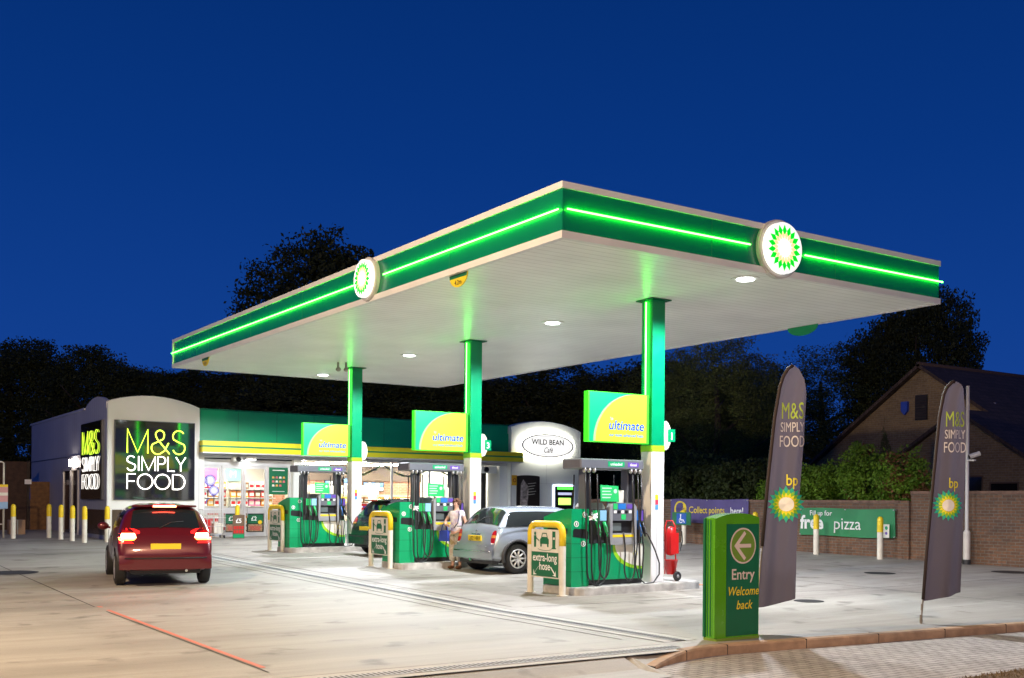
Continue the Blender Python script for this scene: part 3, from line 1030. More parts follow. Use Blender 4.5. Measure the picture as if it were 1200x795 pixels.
def make_pump():
    t = thing('fuel_pump', '', 'fuel pump', (0, 0, 0), group='fuel pumps under the canopy')
    b = MB(); b.box(-.61, -.28, 0, .61, .28, .09); b.build('plinth', M_BLACK, t)
    b = MB(); b.box(-.63, -.30, .09, .63, .30, .72, 0, .01)
    lp = b.build('lower_panel', M_GREEN, t)
    for facing in ('-Y', '+Y'):
        fr0 = frame((-.63, -.30, .09), '-Y') if facing == '-Y' else frame((.63, .30, .09), '+Y')
        b = MB()
        n = 16
        ed = [(.60 + .64 * (1 - cos(radians(90 * k / n))), .62 - .40 * sin(radians(90 * k / n))) for k in range(n + 1)]
        p1 = ed + [(1.245, .62)]
        b.add([fr0(u - .05 if k < n else u, max(v - .05, .1) if k else v, .003) for k, (u, v) in enumerate(p1)], [tuple(range(len(p1)))], 0)
        b.add([fr0(u, v, .005) for u, v in p1], [tuple(range(len(p1)))], 1)
        small_logo(b, fr0, 1.07, .44, .09, 2)
        b.build('swoosh', [M_LIME, M_CREAM, M_HG, M_HL, M_HY, M_HW], lp)
    b = MB()
    b.box(-.61, -.27, .72, .61, .27, 1.26, 0, .01)
    b.box(-.57, -.18, 1.26, .57, .18, 1.30, 0)
    b.build('cabinet', M_DARK, t)
    for sgn, facing in ((-1, '-Y'), (1, '+Y')):
        F_ = (lambda o: frame(o, '-Y')) if sgn < 0 else (lambda o: frame((-o[0], -o[1], o[2]), '+Y'))
        # centre console: silver frame with a sloping head
        b = MB()
        fr0 = F_((-.20, -.27, .70))
        prof = [(0, 0), (.60, 0), (.60, .62), (.55, .74), (.05, .74), (0, .62)]
        b.plate([(0, 0), (.055, 0), (.055, .72), (0, .66)], fr0, 0, .11, 0)
        b.plate([(.545, 0), (.60, 0), (.60, .66), (.545, .72)], fr0, 0, .11, 0)
        b.plate([(.055, .42), (.545, .42), (.545, .735), (.055, .735)], fr0, 0, .095, 1)
        b.plate([(.055, .0), (.545, .0), (.545, .20), (.055, .20)], fr0, 0, .10, 0)
        b.plate([(.055, .20), (.545, .20), (.545, .42), (.055, .42)], fr0, 0, .035, 2)
        b.plate([(.055, .13), (.545, .13), (.545, .175), (.055, .175)], fr0, .10, .103, 3)
        cs = b.build('console', [M_SILVER, M_GREY, M_BLACK, M_YELLOW], t)
        b = MB()
        b.plate([(.08, .62), (.17, .62), (.17, .72), (.08, .72)], fr0, .095, .099, 0)
        b.plate([(.19, .62), (.36, .62), (.36, .72), (.19, .72)], fr0, .095, .099, 1)
        b.plate([(.38, .63), (.52, .63), (.52, .71), (.38, .71)], fr0, .095, .099, 2)
        for kx in range(5):
            b.plate([(.09 + .085 * kx, .55), (.15 + .085 * kx, .55), (.15 + .085 * kx, .60), (.09 + .085 * kx, .60)], fr0, .095, .101, 3 if kx % 2 else 4)
        b.plate([(.26, .44), (.36, .44), (.36, .53), (.26, .53)], fr0, .095, .099, 5)
        b.plate([(.10, .03), (.50, .03), (.50, .10), (.10, .10)], fr0, .10, .102, 6)
        b.build('keypad', [M_LGREEN, M_BLUE_L, M_PURPLE, M_BLACK, M_WHITE, M_LGREEN, M_SILVER], cs)
        b = MB(); b.plate([(.09, .24), (.30, .24), (.30, .38), (.09, .38)], fr0, .036, .045)
        b.build('price_display', mat('lcd_display', (.10, .12, .12), .2, emit=(.25, .3, .3), estr=.12), cs)
        # nozzle boots left and right of the console
        for bx, cA, cB in ((-.56, M_LGREEN, mat('pale_blue_label', (.25, .5, .7), .4)), (.40, M_BLUE_L, M_PURPLE)):
            fr1 = F_((bx if sgn < 0 else bx, -.27, .88))
            wd = .34 if bx < 0 else .22
            b = MB()
            b.plate([(0, 0), (wd, 0), (wd, .44), (0, .44)], fr1, 0, .05, 0)
            b.plate([(.02, .24), (wd / 2 - .01, .24), (wd / 2 - .01, .42), (.02, .42)], fr1, .05, .055, 1)
            b.plate([(wd / 2 + .01, .24), (wd - .02, .24), (wd - .02, .42), (wd / 2 + .01, .42)], fr1, .05, .055, 2)
            b.build('nozzle_holder', [M_DARK, cA, cB], t)
            for q in range(2):
                u = wd * (.27 + .46 * q)
                nb = MB()
                nb.tube([fr1(u, .22, .07), fr1(u + .01, .14, .10), fr1(u + .03, .05, .11), fr1(u + .05, -.04, .10)], [.028, .034, .03, .02], 8, 0)
                nb.tube([fr1(u - .01, .2, .06), fr1(u + .0, .12, .15), fr1(u + .03, .02, .14)], .009, 6, 1)
                nb.build('nozzle', [M_LGREEN if (bx < 0) else (M_BLUE_L if q == 0 else M_BLACK), M_GREY], t)
        # hoses
        ends = [(-.72, -.30), (-.62, -.44), (-.46, -.24), (.34, .10), (.46, .52), (.62, .56)]
        for hi, (a, e) in enumerate(ends):
            if sgn > 0 and hi % 2: continue
            zl = (.0, .03, .12, .06, .10, .02)[hi]
            pts = hose_path(a, e, -.33, zl)
            if hi == 5:
                pts = hose_path(.56, .60, -.33, .03)
                pts = [(.56, -.30, 1.93), (.55, -.34, 1.5), (.50, -.36, 1.1), (.42, -.38, .7), (.36, -.40, .35), (.42, -.42, .10), (.56, -.44, .0), (.74, -.46, .02), (.86, -.47, .16), (.87, -.46, .36), (.78, -.44, .6), (.66, -.42, .82), (.60, -.38, .95)]
            if sgn > 0: pts = [(-x, -y, z) for x, y, z in pts]
            b = MB(); b.tube(pts, .014, 7); b.build('hose', M_RUBBER, t)
    for mx0, mx1 in ((-.54, -.40), (.42, .60)):
        b = MB(); b.box(mx0, -.10, 1.26, mx1, .10, 2.02, 0, .01)
        b.box(mx0 + .02, -.115, 1.28, mx1 - .02, -.10, 2.0, 1)
        b.build('mast', [M_GREY, M_BLACK], t)
    b = MB(); b.box(-.77, -.27, 2.02, .66, .27, 2.20, 0, .02)
    hb = b.build('head_bar', M_GREY, t)
    for sgn, facing in ((-1, '-Y'), (1, '+Y')):
        fr0 = frame((-.05, -.27, 2.02), '-Y') if sgn < 0 else frame((.05, .27, 2.02), '+Y')
        b = MB()
        b.plate([(-.12, .05), (.25, .05), (.25, .14), (-.12, .14)], fr0, 0, .004, 0)
        b.plate([(.33, .05), (.58, .05), (.58, .13), (.33, .13)], fr0, 0, .004, 1)
        b.text('unleaded', fr0, .065, .07, .075, .006, 2, bold=.01)
        b.text('diesel', fr0, .455, .068, .07, .006, 2, bold=.01)
        b.build('fuel_label', [M_GREEN, M_PURPLE, M_WHITEINK], hb)
    for hx in (-.66, -.56, -.45, .38, .48, .58):
        b = MB(); b.sphere((hx, -.23, 2.0), (.03, .05, .05), 8, 6)
        b.build('hose_clamp', M_SILVER, t)
    b = MB()
    fr0 = frame((-.17, -.06, 1.46), '-Y')
    b.plate([(0, 0), (.42, -.01), (.40, .27), (-.01, .29)], fr0, 0, .012, 0)
    for k in range(4):
        b.plate([(.03, .22 - .055 * k), (.25 - .03 * (k % 2), .22 - .055 * k), (.25 - .03 * (k % 2), .24 - .055 * k), (.03, .24 - .055 * k)], fr0, .012, .014, 1)
    b.add([fr0(u, v, .014) for u, v in circ(.04, 14, .33, .18)], [tuple(range(14))], 1)
    b.box(.0, -.05, 1.29, .03, -.03, 1.5, 2)
    b.box(.24, -.02, 1.29, .40, .0, 1.66, 3)
    b.build('topper_card', [M_LGREEN, mat('card_print', (.5, .75, .55), .5), M_GREY, M_CREAM], t)
    return t


PL = ['fuel pump on the nearest island, with a white glove dispenser hanging beside it', 'middle fuel pump, with the silver hatchback and the woman at its right end', 'farthest fuel pump, in front of the shop window nearest the sliding doors']
pump = make_pump()
PX = [(12.08, 15.06), (12.10, 21.31), (12.08, 27.56)]
for i, (x, y) in enumerate(PX):
    z = zg(x, y) + .13
    if i == 0:
        pump.location = (x, y, z); pump['label'] = PL[0]
    else:
        dup(pump, (x, y, z), label=PL[i])

# green service units (bin, squeegee) at the left end of every island


def make_bin():
    t = thing('forecourt_bin', '', 'bin unit', group='green bin units at the ends of the pump islands')
    b = MB()
    prof = [(0, 0), (.82, 0), (.82, 1.19)] + [(.82 - .82 * k / 8, 1.19 + .15 * sin(pi / 2 * k / 8)) for k in range(1, 9)]
    g = lambda u, v, w=0: (w, u, v)
    b.plate(prof, g, 0, .37, 0)
    for z in (.26, .50, .74):
        b.box(-.003, .02, z, .373, -.003, z + .008, 1)
        b.box(-.004, -.002, z, -.001, .80, z + .008, 1)
    b.build('bin_body', [M_GREEN, M_DKGREEN], t)
    b = MB(); b.plate([(.03, .86), (.36, .82), (.36, .94), (.30, .99), (.06, 1.0), (.03, .97)], frame((0, 0, 0), '-Y'), -.01, .004); b.build('bin_opening', M_BLACK, t)
    b = MB(); b.plate([(-.70, .90), (-.12, .90), (-.12, 1.0), (-.70, 1.0)], frame((0, 0, 0), '-X'), -.01, .004)
    b.build('towel_slot', M_BLACK, t)
    for (u, v) in ((.28, 1.24), (.10, 1.08), (.25, .74)):
        b = MB(); fr0 = frame((0, 0, 0), '-Y')
        b.plate(circ(.05, 18, u, v), fr0, 0, .005, 0)
        b.add([fr0(*p, .007) for p in circ(.036, 14, u, v)], [tuple(range(14))], 1)
        b.add([fr0(*p, .009) for p in [(u - .012, v - .025), (u + .012, v - .025), (u + .012, v + .025), (u - .012, v + .025)]], [(0, 1, 2, 3)], 0)
        b.build('sticker', [M_WHITEINK, M_DKGREEN], t)
    return t


BL = ['green bin unit at the left end of the nearest pump island', 'green bin unit at the left end of the middle pump island', 'green bin unit at the left end of the farthest pump island']
bn = make_bin()
for i, (x, y) in enumerate(((11.07, 14.72), (11.07, 20.97), (11.07, 27.22))):
    z = zg(x, y) + .13
    if i == 0: bn.location = (x, y, z); bn['label'] = BL[0]
    else: dup(bn, (x, y, z), label=BL[i])

# white tissue / glove dispenser hanging on the nearest bin
for (x, y, lb, sc) in ((11.45, 14.62, 'bunch of white disposable gloves hanging beside the nearest pump', 1.0), (11.42, 20.9, 'bunch of white disposable gloves hanging beside the middle pump', .8)):
    b = MB()
    r = random.Random(5)
    for k in range(26):
        a = r.uniform(0, 2 * pi); ph = r.uniform(-1.2, 1.2); L = r.uniform(.06, .13) * sc
        d = Vector((cos(a) * cos(ph), sin(a) * cos(ph) * .5, sin(ph)))
        n_ = d.orthogonal().normalized() * .022 * sc
        p = Vector((0, 0, 0))
        b.add([p - n_ * .4, p + n_ * .4, p + d * L * .6 + n_, p + d * L + n_ * .3, p + d * L * .7 - n_], [(0, 1, 2, 3, 4)])
    tag(b.build('disposable_gloves', M_WHITE, loc=(x, y, zg(x, y) + 1.33)), lb, 'gloves', 'disposable gloves at the pumps')

# hoop barriers with the extra-long hose plate


def make_hoop():
    t = thing('hoop_barrier', '', 'barrier', group='hoop barriers at the ends of the pump islands')
    wd, h, r0 = .94, 1.20, .16
    a = wd / 2
    path = [(0, -a, 0), (0, -a, h - .36)]
    top = [(0, -a, h - .36), (0, -a, h - r0)] + [(0, -a + r0 - r0 * cos(radians(t_)), h - r0 + r0 * sin(radians(t_))) for t_ in (22, 45, 68, 90)]
    top += [(0, -p[1], p[2]) for p in top[::-1]]
    b = MB(); b.tube(top, .058, 12); b.build('yellow_hoop', M_YELLOW, t)
    for s_ in (-1, 1):
        b = MB(); b.cyl((0, s_ * a, 0), (0, s_ * a, h - .36), .0575, n=12)
        b.cyl((0, s_ * a, 0), (0, s_ * a, .012), .10, n=12)
        b.build('post', M_CREAM, t)
    fr0 = frame((-.03, 0, .28), '-X')
    b = MB()
    b.plate([(-.405, .0), (.405, .0), (.405, .83), (-.405, .83)], fr0, -.02, 0, 0)
    pn = b.build('sign_plate', M_CREAM, t)
    b = MB()
    b.plate([(-.395, .02), (.395, .02), (.395, .44), (-.395, .44)], fr0, 0, .003, 0)
    b.text('extra-long', fr0, 0, .285, .19, .005, 1, bold=.014, sx=.9)
    b.text('hose', fr0, 0, .135, .19, .005, 1, bold=.014, sx=.9)
    for s_ in (-1, 1):
        pts = [(s_ * .17, .19), (s_ * .30, .06)]
        b.add([fr0(u, v, .005) for u, v in [(s_ * .175 - .012, .185), (s_ * .175 + .012, .20), (s_ * .30 + .012, .08), (s_ * .30 - .012, .065)]], [(0, 1, 2, 3)], 1)
        b.add([fr0(u, v, .0055) for u, v in [(s_ * .335, .035), (s_ * .325, .14), (s_ * .30, .07), (s_ * .23, .05)]], [(0, 1, 2, 3)], 1)
    # pictogram: person, hose, car, pump
    g = 0
    def P(poly, w_=.004): b.add([fr0(u, v, w_) for u, v in poly], [tuple(range(len(poly)))], g)
    P([(-.32, .52), (-.26, .52), (-.255, .72), (-.325, .72)]); P(circ(.03, 12, -.29, .755)); P([(-.27, .70), (-.16, .64), (-.16, .62), (-.27, .67)])
    P([(.20, .50), (.33, .50), (.33, .52), (.20, .52)]); P([(.22, .52), (.31, .52), (.31, .66), (.22, .66)]); P([(.22, .70), (.31, .70), (.31, .80), (.22, .80)]); P([(.22, .66), (.235, .66), (.235, .70), (.22, .70)]); P([(.295, .66), (.31, .66), (.31, .70), (.295, .70)])
    P([(-.14, .58), (.12, .58), (.12, .66), (.09, .68), (-.11, .68), (-.14, .66)]); P([(-.11, .68), (.09, .68), (.07, .70), (-.09, .70)])
    P([(-.11, .68), (-.09, .68), (-.06, .755), (-.075, .77)]); P([(.09, .68), (.07, .68), (.04, .755), (.055, .77)]); P([(-.075, .77), (.055, .77), (.04, .755), (-.06, .755)])
    P([(-.13, .53), (-.09, .53), (-.09, .58), (-.13, .58)]); P([(.07, .53), (.11, .53), (.11, .58), (.07, .58)])
    for k in range(10):
        x0_, x1_ = -.20 + .04 * k, -.20 + .04 * (k + 1)
        f_ = lambda x: .50 - .035 * math.sqrt(max(0, 1 - (x / .21) ** 2))
        P([(x0_, f_(x0_)), (x1_, f_(x1_)), (x1_, f_(x1_) + .008), (x0_, f_(x0_) + .008)])
    b.build('sign_print', [M_DKGREEN, M_WHITEINK], pn)
    return t


HL = ['yellow and white hoop barrier with extra-long hose sign in front of the nearest bin unit', 'yellow and white hoop barrier with extra-long hose sign beside the dark parked car', 'yellow and white hoop barrier with extra-long hose sign in front of the farthest bin unit']
hp = make_hoop()
for i, (x, y) in enumerate(((10.80, 15.08), (10.93, 21.95 - .35), (11.0, 28.2 - .2))):
    z = zg(x, y)
    if i == 0: hp.location = (x, y, z); hp['label'] = HL[0]
    else: dup(hp, (x, y, z), label=HL[i])

# fire point trolley
t = thing('fire_trolley', 'red fire extinguisher trolley with a bucket and wheel beside column 1', 'fire trolley', (13.42, 14.85, zg(13.42, 14.85) + .13))
b = MB(); b.tube([(-.04, .08, .12), (-.04, .08, 1.0), (.0, .08, 1.1), (.06, .0, 1.1), (.08, -.06, 1.0), (.08, -.08, .12)], .014, 8); b.build('frame', M_RED, t)
b = MB(); b.lathe([(0, .46), (.085, .48), (.095, .52), (.095, .9), (.06, .98), (.02, 1.0)], (.03, 0, 0), 14); b.box(-.06, -.10, .5, .13, -.085, .88); b.build('extinguisher', M_RED, t)
b = MB(); b.lathe([(0, .12), (.085, .12), (.12, .38), (.125, .38), (.125, .39), (.11, .39)], (.02, -.02, 0), 16); b.build('bucket', M_RED, t)
b = MB(); b.lathe([(.03, -.025), (.08, -.025), (.09, -.01), (.09, .01), (.08, .025), (.03, .025)], (.06, -.14, .09), 18, 'Y'); wl = b.build('wheel', M_RUBBER, t)
b = MB(); b.lathe([(0, -.028), (.03, -.028), (.03, .03), (0, .03)], (.06, -.14, .09), 12, 'Y'); b.build('hub', M_SILVER, wl)
b = MB(); b.tube([(.08, -.02, .93), (.16, -.06, .97), (.24, -.06, .9), (.26, -.06, .72), (.2, -.06, .55), (.13, -.06, .5)], .011, 6); b.build('hose', M_RUBBER, t)

# ------------------------------------------------------------------ bollards


def make_bollard():
    t = thing('bollard', '', 'bollard', group='yellow-topped white bollards')
    b = MB(); b.cyl((0, 0, -.05), (0, 0, .72), .075, n=16); b.build('shaft', M_CREAM, t)
    b = MB(); b.lathe([(.078, .70), (.078, 1.0), (.07, 1.06), (.045, 1.095), (0, 1.11)], (0, 0, 0), 16); b.build('yellow_sleeve', M_YELLOW, t)
    return t


bo = make_bollard()
BP = [(5.93, 37.6, 'bollard standing by the brown fence, leftmost of all the bollards'),
      (7.0, 37.6, 'bollard second from the left, in front of the end of the blue-grey wall'),
      (7.15, 36.5, 'bollard third from the left, under the pair of wall lamps'),
      (7.27, 35.4, 'bollard fourth from the left, left of the side sign'),
      (7.38, 34.25, 'bollard fifth from the left, in front of the side sign'),
      (8.05, 34.3, 'bollard half hidden behind the red car'),
      (12.3, 34.75, 'bollard with a poster wrapped round it in front of the sliding doors'),
      (23.55, 25.4, 'bollard carrying the disabled parking sign'),
      (23.65, 22.45, 'bollard between the entry sign and the left feather flag'),
      (23.5, 20.05, 'bollard in front of the green banner, nearest its left end'),
      (23.5, 17.95, 'bollard in front of the right end of the green banner'),
      (23.6, 15.9, 'bollard beside the tall camera pole')]
for i, (x, y, lb) in enumerate(BP):
    if i == 0: bo.location = (x, y, zg(x, y)); bo['label'] = lb
    else: dup(bo, (x, y, zg(x, y)), label=lb)

# disabled-bay sign on its bollard
t = thing('parking_sign', 'small green sign with a blue wheelchair panel on a bollard', 'sign', (23.46, 25.4, zg(23.5, 25.4)))
fr0 = frame((0, 0, 0), '-X')
b = MB(); b.plate([(-.42, .62), (.42, .62), (.42, 1.02), (-.42, 1.02)], frame((0, 0, 0), '-X'), 0, .02, 0); b.build('sign_plate', M_DKGREEN, t)
b = MB(); b.plate([(-.22, .66), (.22, .66), (.22, .98), (-.22, .98)], fr0, .02, .024, 0)
b.add([fr0(*p, .026) for p in circ(.03, 10, -.03, .93)], [tuple(range(10))], 1)
b.add([fr0(*p, .026) for p in [(-.05, .78), (-.01, .78), (-.01, .9), (-.05, .9)]], [(0, 1, 2, 3)], 1)
b.add([fr0(*p, .026) for p in [(-.05, .79), (-.05, .76), (.08, .76), (.13, .69), (.16, .70), (.10, .79)]], [(0, 1, 2, 3, 4, 5)], 1)
o_, i_ = arc(-.02, .76, .085, 120, 340, 12), arc(-.02, .76, .065, 120, 340, 12)
b.add([fr0(*p, .026) for p in o_ + i_[::-1]], [tuple(range(26))], 1)
b.build('wheelchair_symbol', [mat('sign_blue', (.01, .09, .45), .4), M_WHITEINK], t)
# poster wrapped round the door bollard
t = thing('bollard_poster', 'brown and green price poster on the bollard in front of the sliding doors', 'poster', (12.3, 34.63, zg(12.3, 34.6)))
b = MB(); fr0 = frame((0, 0, 0), '-Y')
b.plate([(-.2, .0), (.2, .0), (.2, .78), (-.2, .78)], fr0, 0, .01, 0)
b.plate([(-.19, .02), (.19, .02), (.19, .14), (-.19, .14)], fr0, .01, .012, 1)
for k in range(8):
    b.plate([(-.17 + .09 * (k % 4), .18 + .13 * (k // 4)), (-.10 + .09 * (k % 4), .18 + .13 * (k // 4)), (-.10 + .09 * (k % 4), .28 + .13 * (k // 4)), (-.17 + .09 * (k % 4), .28 + .13 * (k // 4))], fr0, .01, .013, 2)
b.text('£5', fr0, 0, .52, .2, .012, 3, bold=.02)
b.build('printed_board', [mat('poster_brown', (.14, .08, .04), .5), M_GREEN, M_RED, M_WHITEINK], t)

# ------------------------------------------------------------------ entry sign
t = thing('entry_sign', 'green entry sign with a left arrow reading Welcome back, on the kerb corner', 'sign', (9.05, 9.2, 0.0))
Hh = 1.51
def topz(u): return Hh - .06 * ((u - .36) / .36) ** 2
W0 = .71
DP = .20
us = [W0 * k / 12 for k in range(13)]
g = lambda u, v, w=0: (u, -w, v)
outer = [(0, .03), (W0, .03)] + [(u, topz(u * .98)) for u in us[::-1]]
b = MB(); b.plate(outer, g, -DP, 0, 0)
b.build('sign_casing', M_LIMEP, t)
b = MB(); b.plate([(.0, 0), (W0, 0), (W0, .03), (0, .03)], g, -DP - .01, .01); b.build('base_plate', mat('base_lime_metal', (.25, .4, .05), .4, .3), t)
b = MB()
for d_ in (.045, .09, .135):
    b.box(-.006, d_, .05, .0, d_ + .012, topz(0) - .02, 0)
b.box(-.03, -.005, .04, .0, .03, topz(0) - .005, 1)
b.box(-.025, .17, .04, .0, DP, topz(0) - .005, 2)
b.build('side_trim', [M_DKGREEN, M_LIMEP, M_DKGREEN], t)
b = MB(); fr0 = frame((0, 0, 0), '-Y')
b.plate([(.16, .05), (W0 - .01, .05), (W0 - .01, 1.38), (.16, 1.38)], fr0, 0, .006, 0)
fp = b.build('front_panel', M_DKGREEN, t)
b = MB()
cu, cv, R = .43, 1.12, .215
b.add([fr0(*p, .008) for p in circ(R, 40, cu, cv)], [tuple(range(40))], 0)
b.add([fr0(*p, .010) for p in circ(R * .91, 40, cu, cv)], [tuple(range(40))], 1)
def bar(b, p, q, wd, w_, mi):
    p, q = Vector(p), Vector(q); d = (q - p).normalized(); n_ = Vector((-d.y, d.x)) * wd / 2
    b.add([fr0(*(x), w_) for x in ((p - n_), (q - n_), (q + n_), (p + n_))], [(0, 1, 2, 3)], mi)
bar(b, (cu - .12, cv), (cu + .13, cv), .045, .012, 0)
bar(b, (cu - .135, cv + .012), (cu + .03, cv - .16), .045, .0125, 0)
bar(b, (cu - .135, cv - .012), (cu + .03, cv + .16), .045, .013, 0)
b.build('arrow_roundel', [mat('pale_pink_print', (.72, .62, .55), .5), mat('olive_disc', (.16, .30, .03), .45)], fp)
b = MB()
b.text('Entry', fr0, cu, .72, .18, .008, 0, bold=.012)
b.text('Welcome', fr0, cu + .005, .53, .15, .008, 1, bold=.008, shear=.25, sx=.88)
b.text('back', fr0, cu + .02, .365, .15, .008, 1, bold=.008, shear=.25, sx=.95)
b.build('lettering', [mat('pale_pink_print', (.72, .62, .55), .5), M_YELINK], fp)

# ------------------------------------------------------------------ feather flags
m, ntt, bb = nodes_of('aubergine_fabric')
bb.inputs['Base Color'].default_value = (0.07, 0.058, 0.072, 1)
bb.inputs['Roughness'].default_value = 0.75
tr = N(ntt, 'ShaderNodeBsdfTranslucent'); tr.inputs['Color'].default_value = (0.15, 0.12, 0.15, 1)
mx = N(ntt, 'ShaderNodeMixShader'); mx.inputs[0].default_value = 0.3
ntt.links.new(bb.outputs[0], mx.inputs[1]); ntt.links.new(tr.outputs[0], mx.inputs[2]); ntt.links.new(mx.outputs[0], ntt.nodes['Material Output'].inputs[0])
M_FLAG = m
M_HEM = mat('dark_brown_hem', (0.03, 0.018, 0.015), 0.7)


def flag(lead, trail, txtv, name_label, base, seed, kx):
    lead = [(x * kx, z) for x, z in lead]; trail = [(x * kx, z) for x, z in trail]
    """lead / trail: z -> x tables of the pole side and the free side, in the flag's own plane"""
    t = thing('feather_flag', name_label, 'flag', base, -YAW, group='feather flags on the forecourt')
    zs_l = [p[1] for p in lead]; xs_l = [p[0] for p in lead]
    zs_t = [p[1] for p in trail]; xs_t = [p[0] for p in trail]
    z0, z1 = .31, max(zs_l)
    ph = seed
    def depth(x, z):
        k = (x - np.interp(z, zs_l, xs_l))
        return .035 * sin(17 * k + .9 * z + ph) * min(1, k * 3.0) + .014 * sin(29 * k + ph * 2 - .7 * z) * min(1, k * 3) + .05 * k * k * sin(1.1 * z + ph)
    nz, nx_ = 48, 24
    V, F = [], []
    for i in range(nz + 1):
        z = z0 + (z1 - z0) * (1 - (1 - i / nz) ** 1.6)
        xl, xr = np.interp(z, zs_l, xs_l), np.interp(z, zs_t, xs_t)
        xr = max(xr, xl + .005)
        zoff = 0
        for j in range(nx_ + 1):
            x = xl + (xr - xl) * j / nx_
            zz = z + (.12 * (j / nx_) ** 1.5 * (1 - i / nz) ** 8)
            V.append((x, -depth(x, z), zz))
    for i in range(nz):
        for j in range(nx_):
            a = i * (nx_ + 1) + j
            F.append((a, a + 1, a + nx_ + 2, a + nx_ + 1))
    b = MB(); b.add(V, F, 0, True)
    sail = b.build('sail', M_FLAG, t)
    # hem sleeve along the pole
    hem = [(x, 0, z) for x, z in lead if z >= .31]
    b = MB(); b.tube(hem, .022, 8); b.build('hem', M_HEM, t)
    b = MB(); b.tube([(lead[0][0] + .0, 0, 0.0)] + [(x, 0, z) for x, z in lead[:3]], .011, 8)
    b.cyl((lead[0][0], 0, .0), (lead[0][0], 0, .12), .02, n=8); b.cyl((lead[0][0] + .01, 0, .18), (lead[0][0] + .015, 0, .27), .017, n=8)
    b.build('ground_spike', mat('spike_metal', (.25, .22, .18), .4, .5), t)
    def wrap(u, v, w=0): return (u, -depth(u, v) - .014 - w, v)
    b = MB()
    (mx_, bx_, ex_), er = txtv
    b.text('M&S', wrap, mx_, 2.70, .30, .004, 0, sx=.50)
    b.text('SIMPLY', wrap, mx_, 2.535, .175, .004, 1, sx=.54)
    b.text('FOOD', wrap, mx_, 2.345, .205, .004, 1, sx=.55)
    b.text('bp', wrap, bx_, 1.86, .20, .004, 2, bold=.01, sx=.72)
    b.build('lettering', [mat('lime_fabric_print', (.35, .5, .04), .6), mat('white_fabric_print', (.62, .6, .6), .6), mat('yellow_fabric_print', (.75, .68, .03), .6)], sail)
    b = MB()
    petals(b, wrap, ex_, 1.62, [(er, er * .74, er * .45, 0, 0), (er * .82, er * .61, er * .33, 1, .5), (er * .63, er * .45, er * .2, 2, 0)], w=.004)
    b.add([wrap(u, v, .012) for u, v in circ(er * .38, 20, ex_, 1.62) + [(ex_, 1.62)]], [(k, (k + 1) % 20, 20) for k in range(20)], 3)
    b.build('petal_emblem', [mat('teal_fabric_print', (.01, .42, .30), .6), M_HL, M_HY, M_HW], sail)
    return t


L1 = [(0, 0), (.02, .3), (.11, 1.09), (.21, 1.96), (.32, 2.72), (.41, 3.11), (.47, 3.24), (.55, 3.33), (.64, 3.38)]
T1 = [(.70, .31), (.72, 1.0), (.75, 1.52), (.85, 2.42), (.88, 3.0), (.84, 3.2), (.76, 3.33), (.66, 3.38)]
flag(L1, T1, ((.44, .44, .37), .235), 'left feather flag, the one standing right behind the entry sign', (10.15, 9.62, 0), .3, .70)
L2 = [(0, 0), (.04, .33), (.12, 1.06), (.25, 2.0), (.37, 2.83), (.46, 3.14), (.53, 3.24), (.62, 3.30), (.70, 3.32)]
T2 = [(.88, .33), (.93, 1.05), (.98, 2.02), (.98, 2.9), (.92, 3.16), (.84, 3.28), (.74, 3.32)]
flag(L2, T2, ((.445, .42, .35), .215), 'right feather flag, the one standing alone near the right edge', (12.88, 9.16, 0), 2.1, .62)

# ------------------------------------------------------------------ camera pole by the wall
t = thing('camera_pole', 'tall slim white pole with a security camera by the brick wall', 'pole', (23.88, 15.72, zg(23.9, 15.7)))
M_POLE = mat('pole_white', (.62, .60, .56), .45, noise=.08)
b = MB(); b.cyl((0, 0, .4), (0, 0, 4.36), .045, .04, n=12); b.build('pole_shaft', M_POLE, t)
b = MB(); b.cyl((0, 0, 0), (0, 0, .12), .10, n=12, mi=1); b.cyl((0, 0, .1), (0, 0, .78), .085, n=12); b.cyl((0, 0, .78), (0, 0, .84), .085, .05, n=12); b.build('pole_base', [M_POLE, M_DARK], t)
b = MB(); b.box(-.05, -.22, 2.52, .02, -.02, 2.56); b.cyl((-.16, -.16, 2.62), (.02, -.32, 2.70), .06, n=10); b.cyl((-.18, -.15, 2.61), (-.15, -.18, 2.625), .05, n=10, mi=1); b.build('camera_head', [M_POLE, M_BLACK], t)

# ------------------------------------------------------------------ brick boundary wall
t = thing('brick_wall', 'long red-brown brick boundary wall with a pier on the right', 'wall', (24.15, 0, 0))
b = MB()
segs = [(31.0, 17.83, 1.80, 1.62), (17.83, 4.0, 1.86, 1.95)]
b.box(0, 17.83, -.1, .23, 31.0, 1.66)
wb = b.build('wall_run', M_BRICK, t)
b = MB(); b.box(0, -6, -.1, .23, 17.50, 1.90); b.build('wall_run', M_BRICK, t, label='taller brick run right of the pier')
b = MB(); b.box(-.03, 17.83, 1.66, .26, 31.03, 1.73); b.box(-.03, -6, 1.90, .26, 17.50, 1.97)
b.build('coping', mat('brick_coping', (.17, .10, .07), .9, noise=.3, nscale=7), t)
b = MB(); b.box(-.09, 17.50, -.1, .30, 17.83, 1.72); b.box(-.04, 17.66, 0, 0.0, 17.68, 1.7); b.build('pier', M_BRICK, t)
b = MB(); b.box(.23, 30.77, -.1, 18, 31.0, 1.66); b.build('return_wall', M_BRICK, t)

# banners
M_BANP = mat('purple_banner', (.075, .055, .19), .55, noise=.15, nscale=1.5, bump=.3, bscale=2.5)
M_BANG = mat('green_banner', (.02, .20, .07), .55, noise=.12, nscale=1.5, bump=.3, bscale=2.5)


